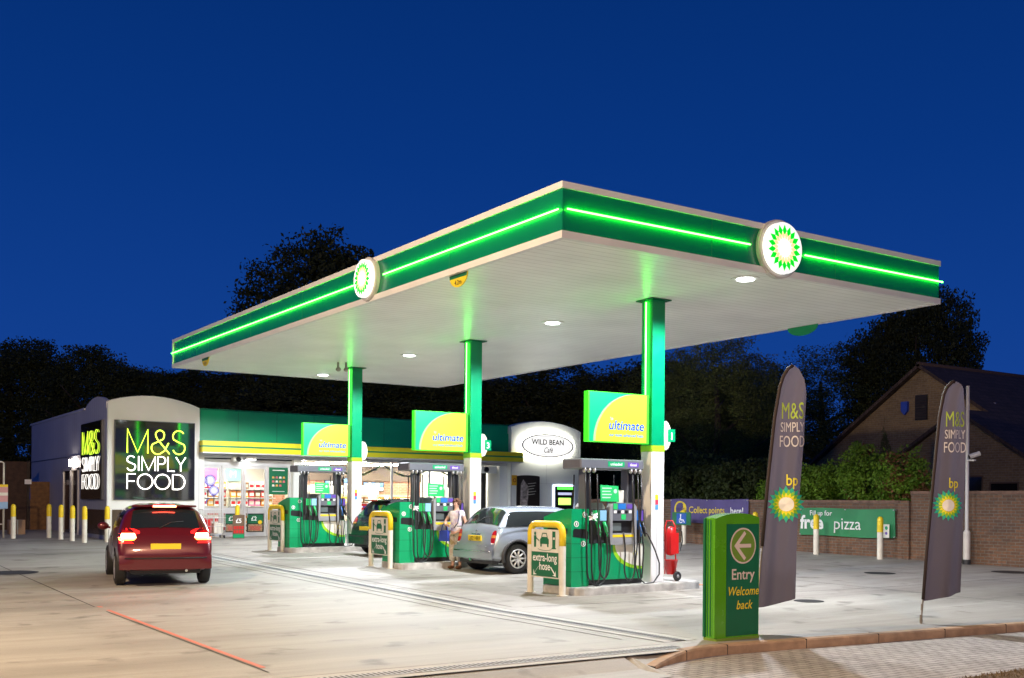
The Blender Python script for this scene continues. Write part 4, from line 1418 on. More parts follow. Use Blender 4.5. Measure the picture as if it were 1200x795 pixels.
def banner(y_l, y_r, z0, z1, label, m, fn):
    """y_l is the far (picture-left) end; faces -X"""
    t = thing('banner', label, 'banner', (24.08, y_l, 0), group='printed banners on the brick wall')
    Wd = y_l - y_r
    n = 26
    dp = lambda u, v: .012 * sin(u * 5.1 + v * 3) + .01 * sin(u * 11 - v * 6)
    fr0 = lambda u, v, w=0: (-w * 2.2 - dp(u, v), -u, v)
    V, F = [], []
    for j in range(7):
        for i in range(n + 1):
            u = Wd * i / n
            V.append(fr0(u, z0 + (z1 - z0) * j / 6 + (.015 * sin(u * 2.2) if j in (0, 6) else 0)))
    for j in range(6):
        for i in range(n):
            a = j * (n + 1) + i
            F.append((a, a + 1, a + n + 2, a + n + 1))
    b = MB(); b.add(V, F, 0, True); s_ = b.build('banner_sheet', m, t)
    b = MB(); fn(b, fr0)
    b.build('lettering', [mat('banner_white', (.8, .8, .76), .6), mat('banner_yellow', (.8, .6, .03), .6), mat('banner_dark', (.05, .03, .15), .6)], s_)
    b = MB()
    for (u, v) in ((.03, z0 + .03), (.03, z1 - .03), (Wd - .03, z0 + .03), (Wd - .03, z1 - .03), (Wd / 2, z1 - .03)):
        b.cyl(fr0(u, v, -.05), fr0(u, v, .012), .018, n=8)
    b.build('eyelet', M_SILVER, t)
    return t


def b1(b, fr0):
    b.add([fr0(u, v, .004) for u, v in circ(.30, 26, .48, 1.42, .26)], [tuple(range(26))], 1)
    b.add([fr0(u, v, .004) for u, v in [(.30, 1.3), (.6, 1.12), (.62, 1.25)]], [(0, 1, 2)], 1)
    b.text('nectar', fr0, .48, 1.38, .17, .008, 2, bold=.008)
    b.text('Collect points', fr0, .90, 1.30, .30, .006, 1, align='LEFT', bold=.008, sx=.92)
    b.text('here!', fr0, 2.72, 1.29, .30, .006, 0, align='LEFT', bold=.008, sx=.92)


banner(26.62, 23.15, .98, 1.74, 'purple banner reading Collect points here! behind the disabled parking sign', M_BANP, b1)


def b2(b, fr0):
    b.text('Fill up for', fr0, .36, 1.30, .20, .006, 0, align='LEFT', bold=.006)
    b.text('free', fr0, .02, .93, .52, .006, 0, align='LEFT', bold=.03)
    b.text('pizza', fr0, 1.20, .93, .47, .006, 0, align='LEFT')


banner(21.13, 17.92, .73, 1.50, 'green banner reading Fill up for free pizza, right of the purple one', M_BANG, b2)
t = thing('wall_notice', 'small white notice with a green emblem hanging at the end of the pizza banner', 'notice', (24.02, 18.15, 0))
b = MB(); fr0 = frame((0, 0, 0), '-X'); b.plate([(-.09, .74), (.09, .74), (.09, 1.1), (-.09, 1.1)], fr0, 0, .006, 0); b.add([fr0(u, v, .008) for u, v in circ(.05, 12, 0, 1.0)], [tuple(range(12))], 1); b.add([fr0(u, v, .008) for u, v in circ(.04, 12, 0, .86)], [tuple(range(12))], 2)
b.build('notice_board', [M_CREAM, M_GREEN, M_PURPLE], t)

# ------------------------------------------------------------------ the shop
SX, SY = 8.3, 35.4
shop = thing('shop_building', 'low white and green forecourt shop with two arched sign towers', 'shop', (SX, SY, 0))


def SB(b, name, mats, parent=None, label=None):
    b.v = [(x - SX, y - SY, z) for x, y, z in b.v]
    return b.build(name, mats, parent or shop, label=label)


def arch(x0, x1, z0, zl, zp, zr, n=16):
    """outline with a bowed top"""
    top = []
    for k in range(n + 1):
        t = k / n
        top.append((x0 + (x1 - x0) * t, zl + (zr - zl) * t + (zp - (zl + zr) / 2) * sin(pi * t) ** .8))
    return [(x0, z0), (x1, z0)] + top[::-1]


FXZ = frame((0, 0, 0), '-Y')   # u = x, v = z, w = -y
# left tower: two cladded faces and bowed top
b = MB(); fr0 = frame((0, 35.4, 0), '-Y')
pl = arch(8.3, 11.22, .2, 4.68, 4.93, 4.62)
b.plate(pl, fr0, -.12, 0, 0)
b.plate([(u, v) for u, v in arch(8.28, 11.24, 4.5, 4.70, 4.95, 4.64)], fr0, -.16, -.121, 1)
for x in (8.3, 11.21): b.box(x - .012, 35.392, .3, x + .012, 35.40, 4.6, 1)
b.box(8.33, 35.394, 1.30, 11.19, 35.399, 1.315, 1)
SB(b, 'tower_front', [M_CLAD, M_ALU])
b = MB(); fr0 = frame((8.3, 35.4, 0), '-X')
n = 16
top = [(-3.2 + 3.08 * k / n, 4.62 + .30 * sin(pi * k / n) ** .7 + .04 * k / n) for k in range(n + 1)]
b.plate([(-3.2, .2), (-.12, .2)] + top[::-1], fr0, -.12, 0, 0)
b.box(8.42, 38.48, .2, 11.1, 38.6, 4.55)
SB(b, 'tower_side', M_SIDE)
b = MB()
V, F = [], []
for k, (u, v) in enumerate([p for p in pl[2:]]):
    V += [(u, 35.5, v - .02), (u, 38.6, v - .02)]
b.add(V, [(2 * k, 2 * k + 1, 2 * k + 3, 2 * k + 2) for k in range(len(pl) - 3)], 0, True)
SB(b, 'tower_roof', M_ALU)
b = MB(); b.box(8.3, 38.6, .2, 8.45, 48.5, 4.62); b.box(8.3, 48.35, .2, 23.6, 48.5, 4.62)
SB(b, 'side_wall', M_SIDE)
b = MB(); b.box(8.27, 38.6, 4.62, 8.47, 48.53, 4.69); b.box(8.255, 38.6, 3.1, 8.299, 48.5, 3.11, 1)
SB(b, 'wall_coping', [M_ALU, M_GREY])
b = MB(); b.box(8.45, 35.75, 4.45, 23.6, 48.35, 4.55); SB(b, 'roof', M_GREY)
b = MB(); b.box(23.3, 36, .2, 23.6, 48.35, 4.5); SB(b, 'end_wall', M_CLAD)
# dark lower glazing of the tower
b = MB(); b.box(8.45, 35.385, .42, 11.12, 35.399, 1.27, 0)
for x in (9.1, 10.45): b.box(x - .02, 35.375, .42, x + .02, 35.384, 1.27, 1)
SB(b, 'plinth_panel', [mat('smoked_panel', (.09, .06, .04), .15, noise=.2), M_ALU])
b = MB(); b.box(8.285, 35.7, .45, 8.299, 38.5, 1.26, 0); SB(b, 'plinth_panel', MATS['smoked_panel'])
# neon stroke letters


def strokes(ch):
    A = lambda cx, cy, r, a0, a1, n=12, ry=None: arc(cx, cy, r, a0, a1, n, ry)
    if ch == 'M': return .98, [[(.05, 0), (.05, 1), (.49, .02), (.93, 1), (.93, 0)]]
    if ch == '&': return .86, [[(.84, 0), (.30, .62)] + A(.42, .80, .19, 215, -20, 12) + [(.56, .62), (.20, .44)] + A(.32, .24, .27, 145, 290, 10) + [(.62, .12), (.80, .46)]]
    if ch == 'S': return .66, [A(.33, .74, .26, 35, 180, 10) + [(.10, .62), (.30, .52), (.50, .44)] + A(.34, .26, .27, 35, -160, 14)]
    if ch == 'I': return .22, [[(.11, 0), (.11, 1)]]
    if ch == 'P': return .62, [[(.07, 0), (.07, 1), (.34, 1)] + A(.34, .74, .24, 90, -90, 10, .26) + [(.07, .48)]]
    if ch == 'L': return .54, [[(.07, 1), (.07, 0), (.52, 0)]]
    if ch == 'Y': return .70, [[(.02, 1), (.35, .46), (.68, 1)], [(.35, .46), (.35, 0)]]
    if ch == 'F': return .56, [[(.07, 0), (.07, 1), (.54, 1)], [(.07, .52), (.48, .52)]]
    if ch == 'O': return .94, [A(.47, .5, .43, 90, 450, 26, .5)]
    if ch == 'D': return .84, [[(.07, 0), (.07, 1), (.36, 1)] + A(.36, .5, .42, 90, -90, 14, .5) + [(.07, 0)]]
    return .4, []


def neon_word(b, word, fr, u0, v0, width, h, r):
    tot = sum(strokes(c)[0] for c in word) + .06 * (len(word) - 1)
    k = width / tot
    u = u0
    for c in word:
        wd, ss = strokes(c)
        for st in ss:
            b.tube([fr(u + x * k, v0 + y * h, .024) for x, y in st], r, 6)
        u += (wd + .06) * k


for facing, o, (pw, pz0, pz1), kx, rr in (('-Y', (8.51, 35.3, 1.6), (2.52, 0, 2.5), 1.0, .019), ('-X', (8.2, 38.72, 1.6), (2.86, 0, 2.52), 1.0, .0105)):
    b = MB(); fr0 = frame(o, facing)
    b.plate([(0, 0), (pw, 0), (pw, pz1), (0, pz1)], fr0, -.1, 0, 0)
    b.plate([(-.02, -.02), (pw + .02, -.02), (pw + .02, pz1 + .02), (-.02, pz1 + .02)], fr0, -.1, -.03, 1)
    pn = SB(b, 'sign_panel', [M_GLOSSBLK, M_GREY])
    m0 = .33 if facing == '-Y' else .30
    tw = pw - 2 * m0 + (.04 if facing == '-Y' else .1)
    b = MB(); neon_word(b, 'M&S', fr0, m0, 1.48, tw, .76, rr); SB(b, 'neon_letters', M_NLIME if facing == '-Y' else mat('lime_letter_oblique', (.8, 1, .2), .4, emit=(.62, .95, .04), estr=1.6), pn)
    b = MB(); neon_word(b, 'SIMPLY', fr0, m0, .92, tw, .46, rr * .95); neon_word(b, 'FOOD', fr0, m0, .33, tw, .48, rr * .95); SB(b, 'neon_letters', M_NWHITE if facing == '-Y' else mat('white_letter_oblique', (1, 1, 1), .4, emit=(1, .95, .88), estr=1.5), pn)

# green fascia, yellow band canopy
b = MB(); b.box(11.22, 35.58, 3.56, 23.62, 35.75, 4.60, 0)
for k in range(1, 9): b.box(11.22 + 12.4 * k / 9 - .008, 35.577, 3.57, 11.22 + 12.4 * k / 9 + .008, 35.58, 4.59, 1)
b.box(11.22, 35.55, 4.60, 23.62, 35.78, 4.645, 2)
SB(b, 'green_fascia', [M_SHOPGREEN, M_DKGREEN, M_FASC])
b = MB()
x0, x1 = 11.24, 24.0
for z0, z1, mi, dy in ((3.40, 3.555, 0, 0), (3.345, 3.40, 1, .01), (3.18, 3.345, 0, 0)):
    b.box(x0, 35.12 + dy, z0, x1, 35.57, z1, mi)
b.box(x0, 35.10, 3.14, x1, 35.57, 3.18, 2)
SB(b, 'yellow_band', [M_BANDYEL, M_GREEN, M_ALU])
b = MB(); b.box(11.22, 35.6, 3.02, 23.55, 35.95, 3.14); SB(b, 'lintel', M_ALU)
# posts and piers
for xa, xb in ((11.22, 11.46), (14.62, 14.92), (23.22, 23.58)):
    b = MB(); b.box(xa, 35.62, .3, xb, 36.0, 3.03); SB(b, 'pier', M_CLAD)
b = MB()
for xa in (16.85, 18.6, 20.2, 21.82): b.box(xa - .035, 35.85, .85, xa + .035, 35.93, 3.02)
b.box(14.92, 35.85, .80, 21.85, 35.93, .86)
f1 = SB(b, 'window_frame', M_ALU)
b = MB()
for xa, xb in ((14.93, 16.81), (16.89, 18.56), (18.64, 20.16), (20.24, 21.78)):
    b.box(xa, 35.885, .86, xb, 35.895, 3.02)
SB(b, 'window_glass', M_GLASS, f1)
b = MB(); b.box(14.92, 35.86, .3, 21.85, 36.0, .80); SB(b, 'stall_riser', M_CLAD)
# sliding doors
b = MB()
b.box(11.46, 35.82, 2.76, 14.62, 35.94, 3.02, 0); b.box(11.46, 35.80, 2.98, 14.62, 35.82, 3.02, 1)
SB(b, 'door_header', [M_ALU, M_BLACK])
for xa, xb in ((11.48, 12.12), (12.14, 12.89), (12.91, 13.72), (13.74, 14.60)):
    b = MB()
    z0, z1 = .36, 2.76
    b.box(xa, 35.84, z0, xa + .07, 35.90, z1); b.box(xb - .07, 35.84, z0, xb, 35.90, z1)
    for za, zb_ in ((z0, z0 + .16), (1.14, 1.34), (z1 - .09, z1)): b.box(xa + .07, 35.842, za, xb - .07, 35.898, zb_)
    if 12 < xa < 13.5: b.cyl((xb - .12 if xa < 12.5 else xa + .12, 35.80, 1.0), (xb - .12 if xa < 12.5 else xa + .12, 35.80, 1.5), .012, n=6)
    dr = SB(b, 'sliding_door', M_ALU)
    b = MB(); b.box(xa + .07, 35.865, z0 + .16, xb - .07, 35.875, 1.14); b.box(xa + .07, 35.865, 1.34, xb - .07, 35.875, z1 - .09); SB(b, 'door_glass', M_GLASS, dr)
    if 12 < xa < 13.5:
        b = MB(); fr0 = frame((xa + .1, 35.835, .50), '-Y')
        wd = xb - xa - .2
        b.plate([(0, 0), (wd, 0), (wd, .64), (0, .64)], fr0, 0, .006, 0)
        b.plate([(.03, .30), (wd - .03, .30), (wd - .03, .60), (.03, .60)], fr0, .006, .009, 1)
        b.plate([(.05, .03), (wd - .05, .03), (wd - .05, .27), (.05, .27)], fr0, .006, .009, 2)
        b.text('£2', fr0, wd * .42, .40, .2, .012, 3, bold=.015)
        b.add([fr0(u, v, .013) for u, v in circ(.07, 14, wd * .78, .34)], [tuple(range(14))], 4)
        b.plate([(.12, .07), (wd - .14, .05), (wd - .10, .2), (.10, .22)], fr0, .009, .012, 5)
        SB(b, 'door_poster', [M_BLACK, M_DKGREEN, mat('food_photo', (.35, .22, .12), .5, noise=.6, nscale=30), M_WHITEINK, M_YELLOW, mat('food_red', (.5, .12, .08), .5, noise=.5, nscale=40)], dr)
# blue bubble sticker on the left pane
b = MB(); fr0 = frame((11.6, 35.86, 1.4), '-Y')
for cx_, cy_, R in ((.14, .86, .2), (.27, .52, .17)):
    b.add([fr0(u, v, .002) for u, v in circ(R, 24, cx_, cy_)], [tuple(range(24))], 0)
    b.add([fr0(u, v, .004) for u, v in circ(R * .8, 24, cx_, cy_)], [tuple(range(24))], 1)
    b.add([fr0(u, v, .005) for u, v in circ(R * .7, 24, cx_, cy_)], [tuple(range(24))], 0)
    b.add([fr0(u, v, .006) for u, v in circ(R * .64, 24, cx_, cy_)], [tuple(range(24))], 1)
b.tube([fr0(*p, .004) for p in [(.02, .95), (.06, .6), (.2, .35), (.3, .3)]], .012, 5)
b.tube([fr0(*p, .004) for p in [(.0, .05), (.03, .18), (.12, .26)]], .016, 5)
SB(b, 'window_sticker', [mat('violet_print', (.10, .10, .55), .5), mat('pale_lilac', (.75, .75, .9), .5)])
# green poster between the door and the pier
b = MB(); fr0 = frame((13.80, 35.82, 1.80), '-Y')
b.plate([(0, 0), (.68, 0), (.68, .94), (0, .94)], fr0, 0, .015, 0)
for j in range(3):
    for i in range(4 - (j == 2)):
        b.plate([(.1 + .13 * i, .56 - .14 * j), (.19 + .13 * i, .56 - .14 * j), (.18 + .13 * i, .63 - .14 * j), (.11 + .13 * i, .63 - .14 * j)], fr0, .015, .018, 1 + (i + j) % 3)
b.plate([(.12, .83), (.56, .83), (.56, .86), (.12, .86)], fr0, .015, .018, 3)
b.plate([(.12, .10), (.56, .10), (.56, .12), (.12, .12)], fr0, .015, .018, 3)
SB(b, 'green_poster', [M_DKGREEN, mat('poster_orange', (.7, .35, .08), .5), mat('poster_pink', (.6, .12, .15), .5), M_CREAM])
# recess right of the window
b = MB(); b.box(21.87, 36.6, .3, 23.22, 36.7, 3.02, 0); b.box(21.85, 35.93, .3, 21.9, 36.6, 3.02, 0)
for k in range(14): b.box(21.9, 36.585, .5 + .17 * k, 23.2, 36.6, .51 + .17 * k, 1)
SB(b, 'dark_shutter', [mat('shutter_brown', (.035, .03, .03), .5), M_BLACK])
b = MB(); b.box(22.3, 35.62, 2.72, 23.1, 35.8, 3.0); b.cyl((22.58, 35.62, 2.86), (22.58, 35.54, 2.86), .10, n=14, mi=1); SB(b, 'camera_box', [M_CLAD, M_BLACK])
b = MB()
fr0 = frame((22.62, 36.57, 1.5), '-Y')
b.plate([(0, 0), (.3, 0), (.3, .7), (0, .7)], fr0, 0, .01, 0)
for k in range(3): b.plate([(.03, .05 + .22 * k), (.27, .05 + .22 * k), (.27, .2 + .22 * k), (.03, .2 + .22 * k)], fr0, .01, .013, 1)
SB(b, 'blue_notice', [mat('notice_blue', (.05, .3, .65), .5), M_CREAM])
b = MB(); b.cyl((12.58, 35.5, 3.0), (12.58, 35.42, 2.96), .075, n=14, mi=1); b.box(12.42, 35.5, 2.9, 12.74, 35.75, 3.08, 0, .03)
SB(b, 'door_camera', [M_CLAD, M_BLACK])
M_DL = mat('white_floodlight', (1, 1, 1), .4, emit=(1, .97, .92), estr=30)
b = MB(); b.box(12.86, 35.42, 2.98, 13.2, 35.6, 3.1, 0, .02); fl = SB(b, 'door_floodlight', M_CLAD)
b = MB(); b.box(12.89, 35.44, 2.965, 13.17, 35.58, 2.98); SB(b, 'lamp_lens', M_DL, fl)

# right tower (cafe)
b = MB(); fr0 = frame((0, 35.4, 0), '-Y')
pl = arch(23.60, 27.05, .2, 4.56, 4.84, 4.50)
b.plate(pl, fr0, -.12, 0, 0)
b.plate(arch(23.56, 27.09, 4.3, 4.59, 4.87, 4.53), fr0, -.3, -.121, 1)
for x in (25.33,): b.box(x - .006, 35.396, 2.3, x + .006, 35.399, 3.3, 1)
b.box(24.98, 35.395, 2.35, 27.0, 35.399, 2.362, 1)
for x in (23.62, 27.03): b.box(x - .02, 35.39, .3, x + .02, 35.40, 4.48, 1)
SB(b, 'tower_front', [M_CLAD, M_ALU])
b = MB(); b.box(26.93, 35.52, .2, 27.05, 39, 4.42); b.box(23.6, 35.52, .2, 23.72, 39, 4.42); b.box(23.72, 38.88, .2, 26.93, 39, 4.42); b.box(23.72, 35.6, 4.38, 26.93, 38.88, 4.42)
SB(b, 'tower_side', M_CLAD)
# oval backlit sign
b = MB(); fr0 = frame((25.28, 35.26, 3.87), '-Y')
b.plate(circ(1.30, 48, 0, 0, .48), fr0, 0, .03, 0, True)
ov = SB(b, 'oval_sign', mat('oval_white_face', (.9, .9, .88), .4, emit=(1, .98, .92), estr=.95))
b = MB()
ri, ro = circ(1.215, 48, 0, 0, .43), circ(1.27, 48, 0, 0, .465)
b.add([fr0(u, v, .033) for u, v in ri + ro], [(k, (k + 1) % 48, 48 + (k + 1) % 48, 48 + k)[::-1] for k in range(48)], 0)
ri, ro = circ(1.09, 48, 0, 0, .365), circ(1.105, 48, 0, 0, .375)
b.add([fr0(u, v, .033) for u, v in ri + ro], [(k, (k + 1) % 48, 48 + (k + 1) % 48, 48 + k)[::-1] for k in range(48)], 0)
b.text('WILD BEAN', fr0, 0, .04, .30, .034, 0, bold=.02)
b.text('Café', fr0, 0, -.28, .31, .034, 1, shear=.35, sx=.8, bold=.01)
SB(b, 'lettering', [mat('brown_ink', (.06, .035, .025), .5), mat('brown_ink_light', (.10, .06, .05), .5)], ov)
b = MB(); fr0 = frame((25.28, 35.28, 3.87), '-Y'); b.plate(circ(1.26, 40, 0, 0, .455), fr0, -.03, .01, 0, True)
SB(b, 'backlight', mat('halo_light', (1, 1, 1), .4, emit=(1, .97, .86), estr=22), ov)
# menu board, notices and cash machine
b = MB(); fr0 = frame((23.87, 35.39, 1.0), '-Y')
b.plate([(0, 0), (1.1, 0), (1.1, 1.62)] + arc(.55, 1.62, .55, 0, 180, 10, .05) + [(0, 1.62)], fr0, 0, .04, 0)
b.plate([(.15, .25), (.5, .2), (.56, 1.2), (.3, 1.5), (.18, 1.3)], fr0, .04, .043, 1)
for k in range(5): b.plate([(.52 + .03 * (k % 2), 1.32 - .11 * k), (.92 - .05 * (k % 3), 1.36 - .11 * k), (.92 - .05 * (k % 3), 1.38 - .11 * k), (.52 + .03 * (k % 2), 1.34 - .11 * k)], fr0, .04, .043, 2)
SB(b, 'menu_board', [mat('board_brown', (.03, .022, .018), .35), mat('cup_photo', (.35, .30, .27), .5, noise=.7, nscale=9), M_CREAM])
b = MB(); fr0 = frame((23.66, 35.39, 2.26), '-Y'); b.plate([(-.02, 0), (.24, 0), (.24, .40), (-.02, .40)], fr0, 0, .015, 0); b.add([fr0(u, v, .017) for u, v in circ(.08, 16, .11, .2)], [tuple(range(16))], 1); b.add([fr0(u, v, .018) for u, v in circ(.05, 16, .11, .2)], [tuple(range(16))], 0)
SB(b, 'yellow_notice', [mat('notice_orange', (.75, .42, .02), .5), mat('notice_ring', (.4, .05, .02), .5)])
b = MB(); fr0 = frame((25.72, 35.39, 1.0), '-Y')
b.plate([(0, 0), (.92, 0), (.92, 1.25), (0, 1.25)], fr0, 0, .10, 0)
at = SB(b, 'cash_machine', M_BLACK)
b = MB(); b.plate([(-.06, .0), (.98, .0), (.98, 1.31), (-.06, 1.31)], fr0, .0, .03, 0); SB(b, 'glowing_surround', mat('blue_white_glow', (.8, .85, 1), .4, emit=(.6, .72, 1), estr=3.2), at)
b = MB()
b.plate([(.08, 1.12), (.86, 1.12), (.86, 1.22), (.08, 1.22)], fr0, .10, .11, 0)
b.plate([(.12, .90), (.80, .90), (.80, 1.0), (.12, 1.0)], fr0, .10, .11, 1)
b.plate([(.14, .50), (.76, .50), (.76, .78), (.14, .78)], fr0, .10, .11, 2)
SB(b, 'screen', [mat('screen_green', (.1, .9, .1), .4, emit=(.1, .8, .08), estr=1.6), mat('screen_pale', (.6, .6, .9), .4, emit=(.6, .62, .9), estr=.8), mat('screen_lime', (.5, 1, .1), .4, emit=(.4, .95, .12), estr=2)], at)
# pair of wall lamps + glazed side door on the left wall
b = MB(); b.box(8.22, 39.98, 2.72, 8.3, 40.12, 2.98)
wl = SB(b, 'wall_lamp', M_GREY)
b = MB()
for y in (39.86, 40.24): b.box(8.14, y - .05, 2.74, 8.24, y + .05, 2.98, 0, .02)
SB(b, 'lamp_glass', mat('warm_lamp', (1, .9, .8), .4, emit=(1, .84, .72), estr=42), wl)
b = MB()
for y0, y1 in ((39.4, 40.5), (40.6, 41.9)): 
    b.box(8.285, y0 + .08, .4, 8.298, y1 - .08, 2.6, 1)
    b.box(8.25, y0, .3, 8.298, y0 + .09, 2.68, 0); b.box(8.25, y1 - .09, .3, 8.298, y1, 2.68, 0); b.box(8.25, y0, 2.6, 8.298, y1, 2.69, 0)
SB(b, 'side_door', [M_ALU, mat('dark_glazing', (.03, .025, .03), .1)])

# interior room
b = MB()
b.box(11.3, 35.95, .26, 23.3, 44, .34, 0)
SB(b, 'shop_floor', mat('pale_tiles', (.55, .52, .48), .35))
b = MB(); b.box(11.3, 36.0, 3.10, 23.3, 44, 3.16); SB(b, 'ceiling', M_WHITE)
b = MB(); b.box(11.3, 44, .3, 16.9, 44.1, 3.1, 0); b.box(16.9, 42.2, .3, 23.3, 42.3, 3.1, 1); b.box(16.85, 42.3, .3, 16.9, 44, 3.1, 1); b.box(11.22, 36, .3, 11.3, 44, 3.1, 0)
b.box(16.9, 42.12, 2.45, 23.3, 42.19, 3.08, 2)
SB(b, 'inner_wall', [M_CLAD, brick_mat('cafe_brick', (.42, .17, .09), (.34, .13, .07), (.4, .33, .28), vec='WALL', stain=.3), mat('cafe_dark_fascia', (.10, .07, .05), .5)])
for x in (12.6, 15.2, 17.8, 20.4, 22.4):
    for y in (37.2, 39.6, 42.0 if x < 17 else 41.2):
        b = MB(); b.box(x - .6, y - .15, 3.07, x + .6, y + .15, 3.098)
        SB(b, 'ceiling_panel_light', mat('panel_light', (1, 1, 1), .4, emit=(1, .91, .78), estr=70))

# shop stock: shelving units stand in rows, every packet on the front faces its own object
COLS = [('red', (.55, .03, .03)), ('orange', (.75, .3, .03)), ('white', (.8, .8, .78)), ('brown', (.25, .12, .05)), ('green', (.05, .35, .08)), ('blue', (.03, .12, .5)), ('pink', (.75, .2, .4)), ('yellow', (.8, .6, .05))]
r = random.Random(11)
pk_src = {}
for nme, c in COLS:
    b = MB(); b.box(-.10, -.06, 0, .10, .06, .25, 0, .012); b.box(-.075, -.062, .06, .075, -.0605, .17, 1)
    o = b.build('packet', [mat('packet_' + nme, c, .4), M_CREAM if nme != 'white' else M_RED])
    pk_src[nme] = [o, 0]


def shelf_unit(x, y, wd, h, label, rows, where, cols):
    t = thing('shelf_unit', label, 'shelving', (x, y, .34), group='shelving units inside the shop')
    b = MB(); b.box(-wd / 2, .0, 0, wd / 2, .45, h * .98); b.build('back_panel', M_CREAM, t)
    for k in range(rows):
        z = .12 + (h - .15) * k / rows
        b = MB(); b.box(-wd / 2, -.28, z - .03, wd / 2, -.001, z); b.build('shelf', M_ALU, t)
        nn = int(wd / .23)
        for i in range(nn):
            if r.random() < .04: continue
            nme = cols[(i // 3 + k * 2 + int(r.random() * 1.4)) % len(cols)]
            src = pk_src[nme]
            o = src[0] if src[1] == 0 else src[0].copy()
            if src[1]: COL.objects.link(o)
            src[1] += 1
            o.location = (x - wd / 2 + .13 + i * .23, y - .14, .34 + z)
            tag(o, f'{nme} packet on the {where}', 'packet', f'{nme} packets on the {where}')


for nme in ('blue',):
    bpy.data.objects.remove(pk_src.pop(nme)[0])
shelf_unit(12.2, 38.0, 1.7, 2.0, 'white shelving unit seen through the left pane of the sliding doors', 6, 'shop shelves', ['white', 'red', 'orange', 'white', 'brown'])
shelf_unit(14.05, 38.3, 1.7, 2.0, 'white shelving unit seen through the right pane of the sliding doors', 6, 'shop shelves', ['brown', 'white', 'pink', 'orange', 'red'])
shelf_unit(16.1, 37.6, 1.6, 1.6, 'low shelving unit behind the window between the doors and the farthest column', 4, 'shop shelves', ['red', 'white', 'yellow', 'orange'])
shelf_unit(18.3, 39.2, 1.9, 1.55, 'low shelving unit in front of the brick counter wall, left half', 4, 'shop shelves', ['brown', 'red', 'white', 'yellow'])
shelf_unit(20.6, 39.2, 1.9, 1.55, 'low shelving unit in front of the brick counter wall, right half', 4, 'shop shelves', ['red', 'green', 'white', 'orange'])
shelf_unit(19.2, 41.7, 3.6, 1.95, 'long dark wall shelf behind the low shelving units', 2, 'shop shelves', ['brown', 'white', 'orange', 'brown', 'green'])
# hanging pink and teal promotional boards
for (x, z, wd, h, c, lb) in ((12.5, 2.25, .55, .7, (.75, .15, .35), 'pink board hanging inside the sliding doors'), (13.35, 2.3, .6, .55, (.25, .5, .5), 'teal board with a letter M hanging inside the sliding doors')):
    t = thing('hanging_board', lb, 'board', (x, 38.2, 0))
    b = MB(); b.box(-wd / 2, 0, z, wd / 2, .02, z + h)
    if 'letter' in lb: b.text('M', frame((0, 0, z + .12), '-Y'), 0, 0, .35, .004, 1)
    b.build('board_panel', [mat('board_' + lb[:4].strip(), c, .5), M_WHITEINK], t)
    b = MB(); b.cyl((-wd / 3, .01, z + h), (-wd / 3, .01, 3.1), .006, n=5); b.cyl((wd / 3, .01, z + h), (wd / 3, .01, 3.1), .006, n=5); b.build('hanger', M_GREY, t)
# garland along the window
b = MB(); r = random.Random(4)
pts = []
for k in range(40):
    x = 17.0 + 4.4 * k / 39
    pts.append((x, 36.6, 2.98 - .42 * abs(sin((x - 17.0) * pi / 2.2 + .9))))
b.tube([(x - 17, 0, z) for x, y, z in pts], .03, 5)
for k in range(420):
    p = r.choice(pts)
    a, e = r.uniform(0, 6.28), r.uniform(-1.5, 1.5)
    d = Vector((cos(a) * cos(e), sin(a) * cos(e), sin(e))) * .09
    c = Vector((p[0] - 17 + r.uniform(-.06, .06), 0, p[2])); n_ = d.orthogonal().normalized() * .03
    b.add([c - n_, c + n_, c + d], [(0, 1, 2)], 1 if k % 7 else 2)
tag(b.build('garland', [M_LEAFD, mat('garland_green', (.10, .22, .05), .6), M_YELLOW], loc=(17, 36.6, 0)), 'green garland looped along the inside of the shop window', 'garland')
for k, (x, z, lb) in enumerate(((18.9, 2.05, 'small screen above the shop counter, left of the three'), (19.75, 2.15, 'small screen above the shop counter, middle of the three'), (20.9, 2.0, 'wide dark menu screen above the shop counter, right of the three'))):
    t = thing('menu_screen', lb, 'screen', (x, 42.0, z), group='screens above the shop counter')
    wd = .55 if k < 2 else 1.0
    b = MB(); b.box(-wd / 2, 0, 0, wd / 2, .06, .42); b.build('screen_case', M_DARK, t)
    b = MB()
    for i in range(3 if k < 2 else 5):
        for j in range(2):
            n_ = 3 if k < 2 else 5
            b.box(-wd / 2 + .04 + i * (wd - .06) / n_, -.006, .05 + j * .18, -wd / 2 + .01 + (i + 1) * (wd - .06) / n_, -.001, .19 + j * .18, (i + j) % 2)
    b.build('screen_picture', [mat('screen_white', (.8, .8, .8), .4, emit=(.8, .85, 1), estr=.8), mat('screen_blue', (.1, .3, .8), .4, emit=(.1, .3, .8), estr=.6)], t)
t = thing('counter', 'pale shop counter with a blue price panel seen through the window', 'counter', (18.9, 37.0, .34))
b = MB(); b.box(-1.6, 0, 0, 1.6, .6, .85); b.build('counter_body', M_CREAM, t)
b = MB(); b.box(-.95, -.05, .86, .95, .0, 1.16, 0, .03)
for k in range(4): b.text('££24'[k], frame((-.55 + .37 * k, -.052, .92), '-Y'), 0, 0, .26, .004, 1, bold=.02)
b.build('price_panel', [mat('price_blue', (.02, .06, .6), .4, emit=(.01, .05, .6), estr=.3), M_WHITEINK], t)
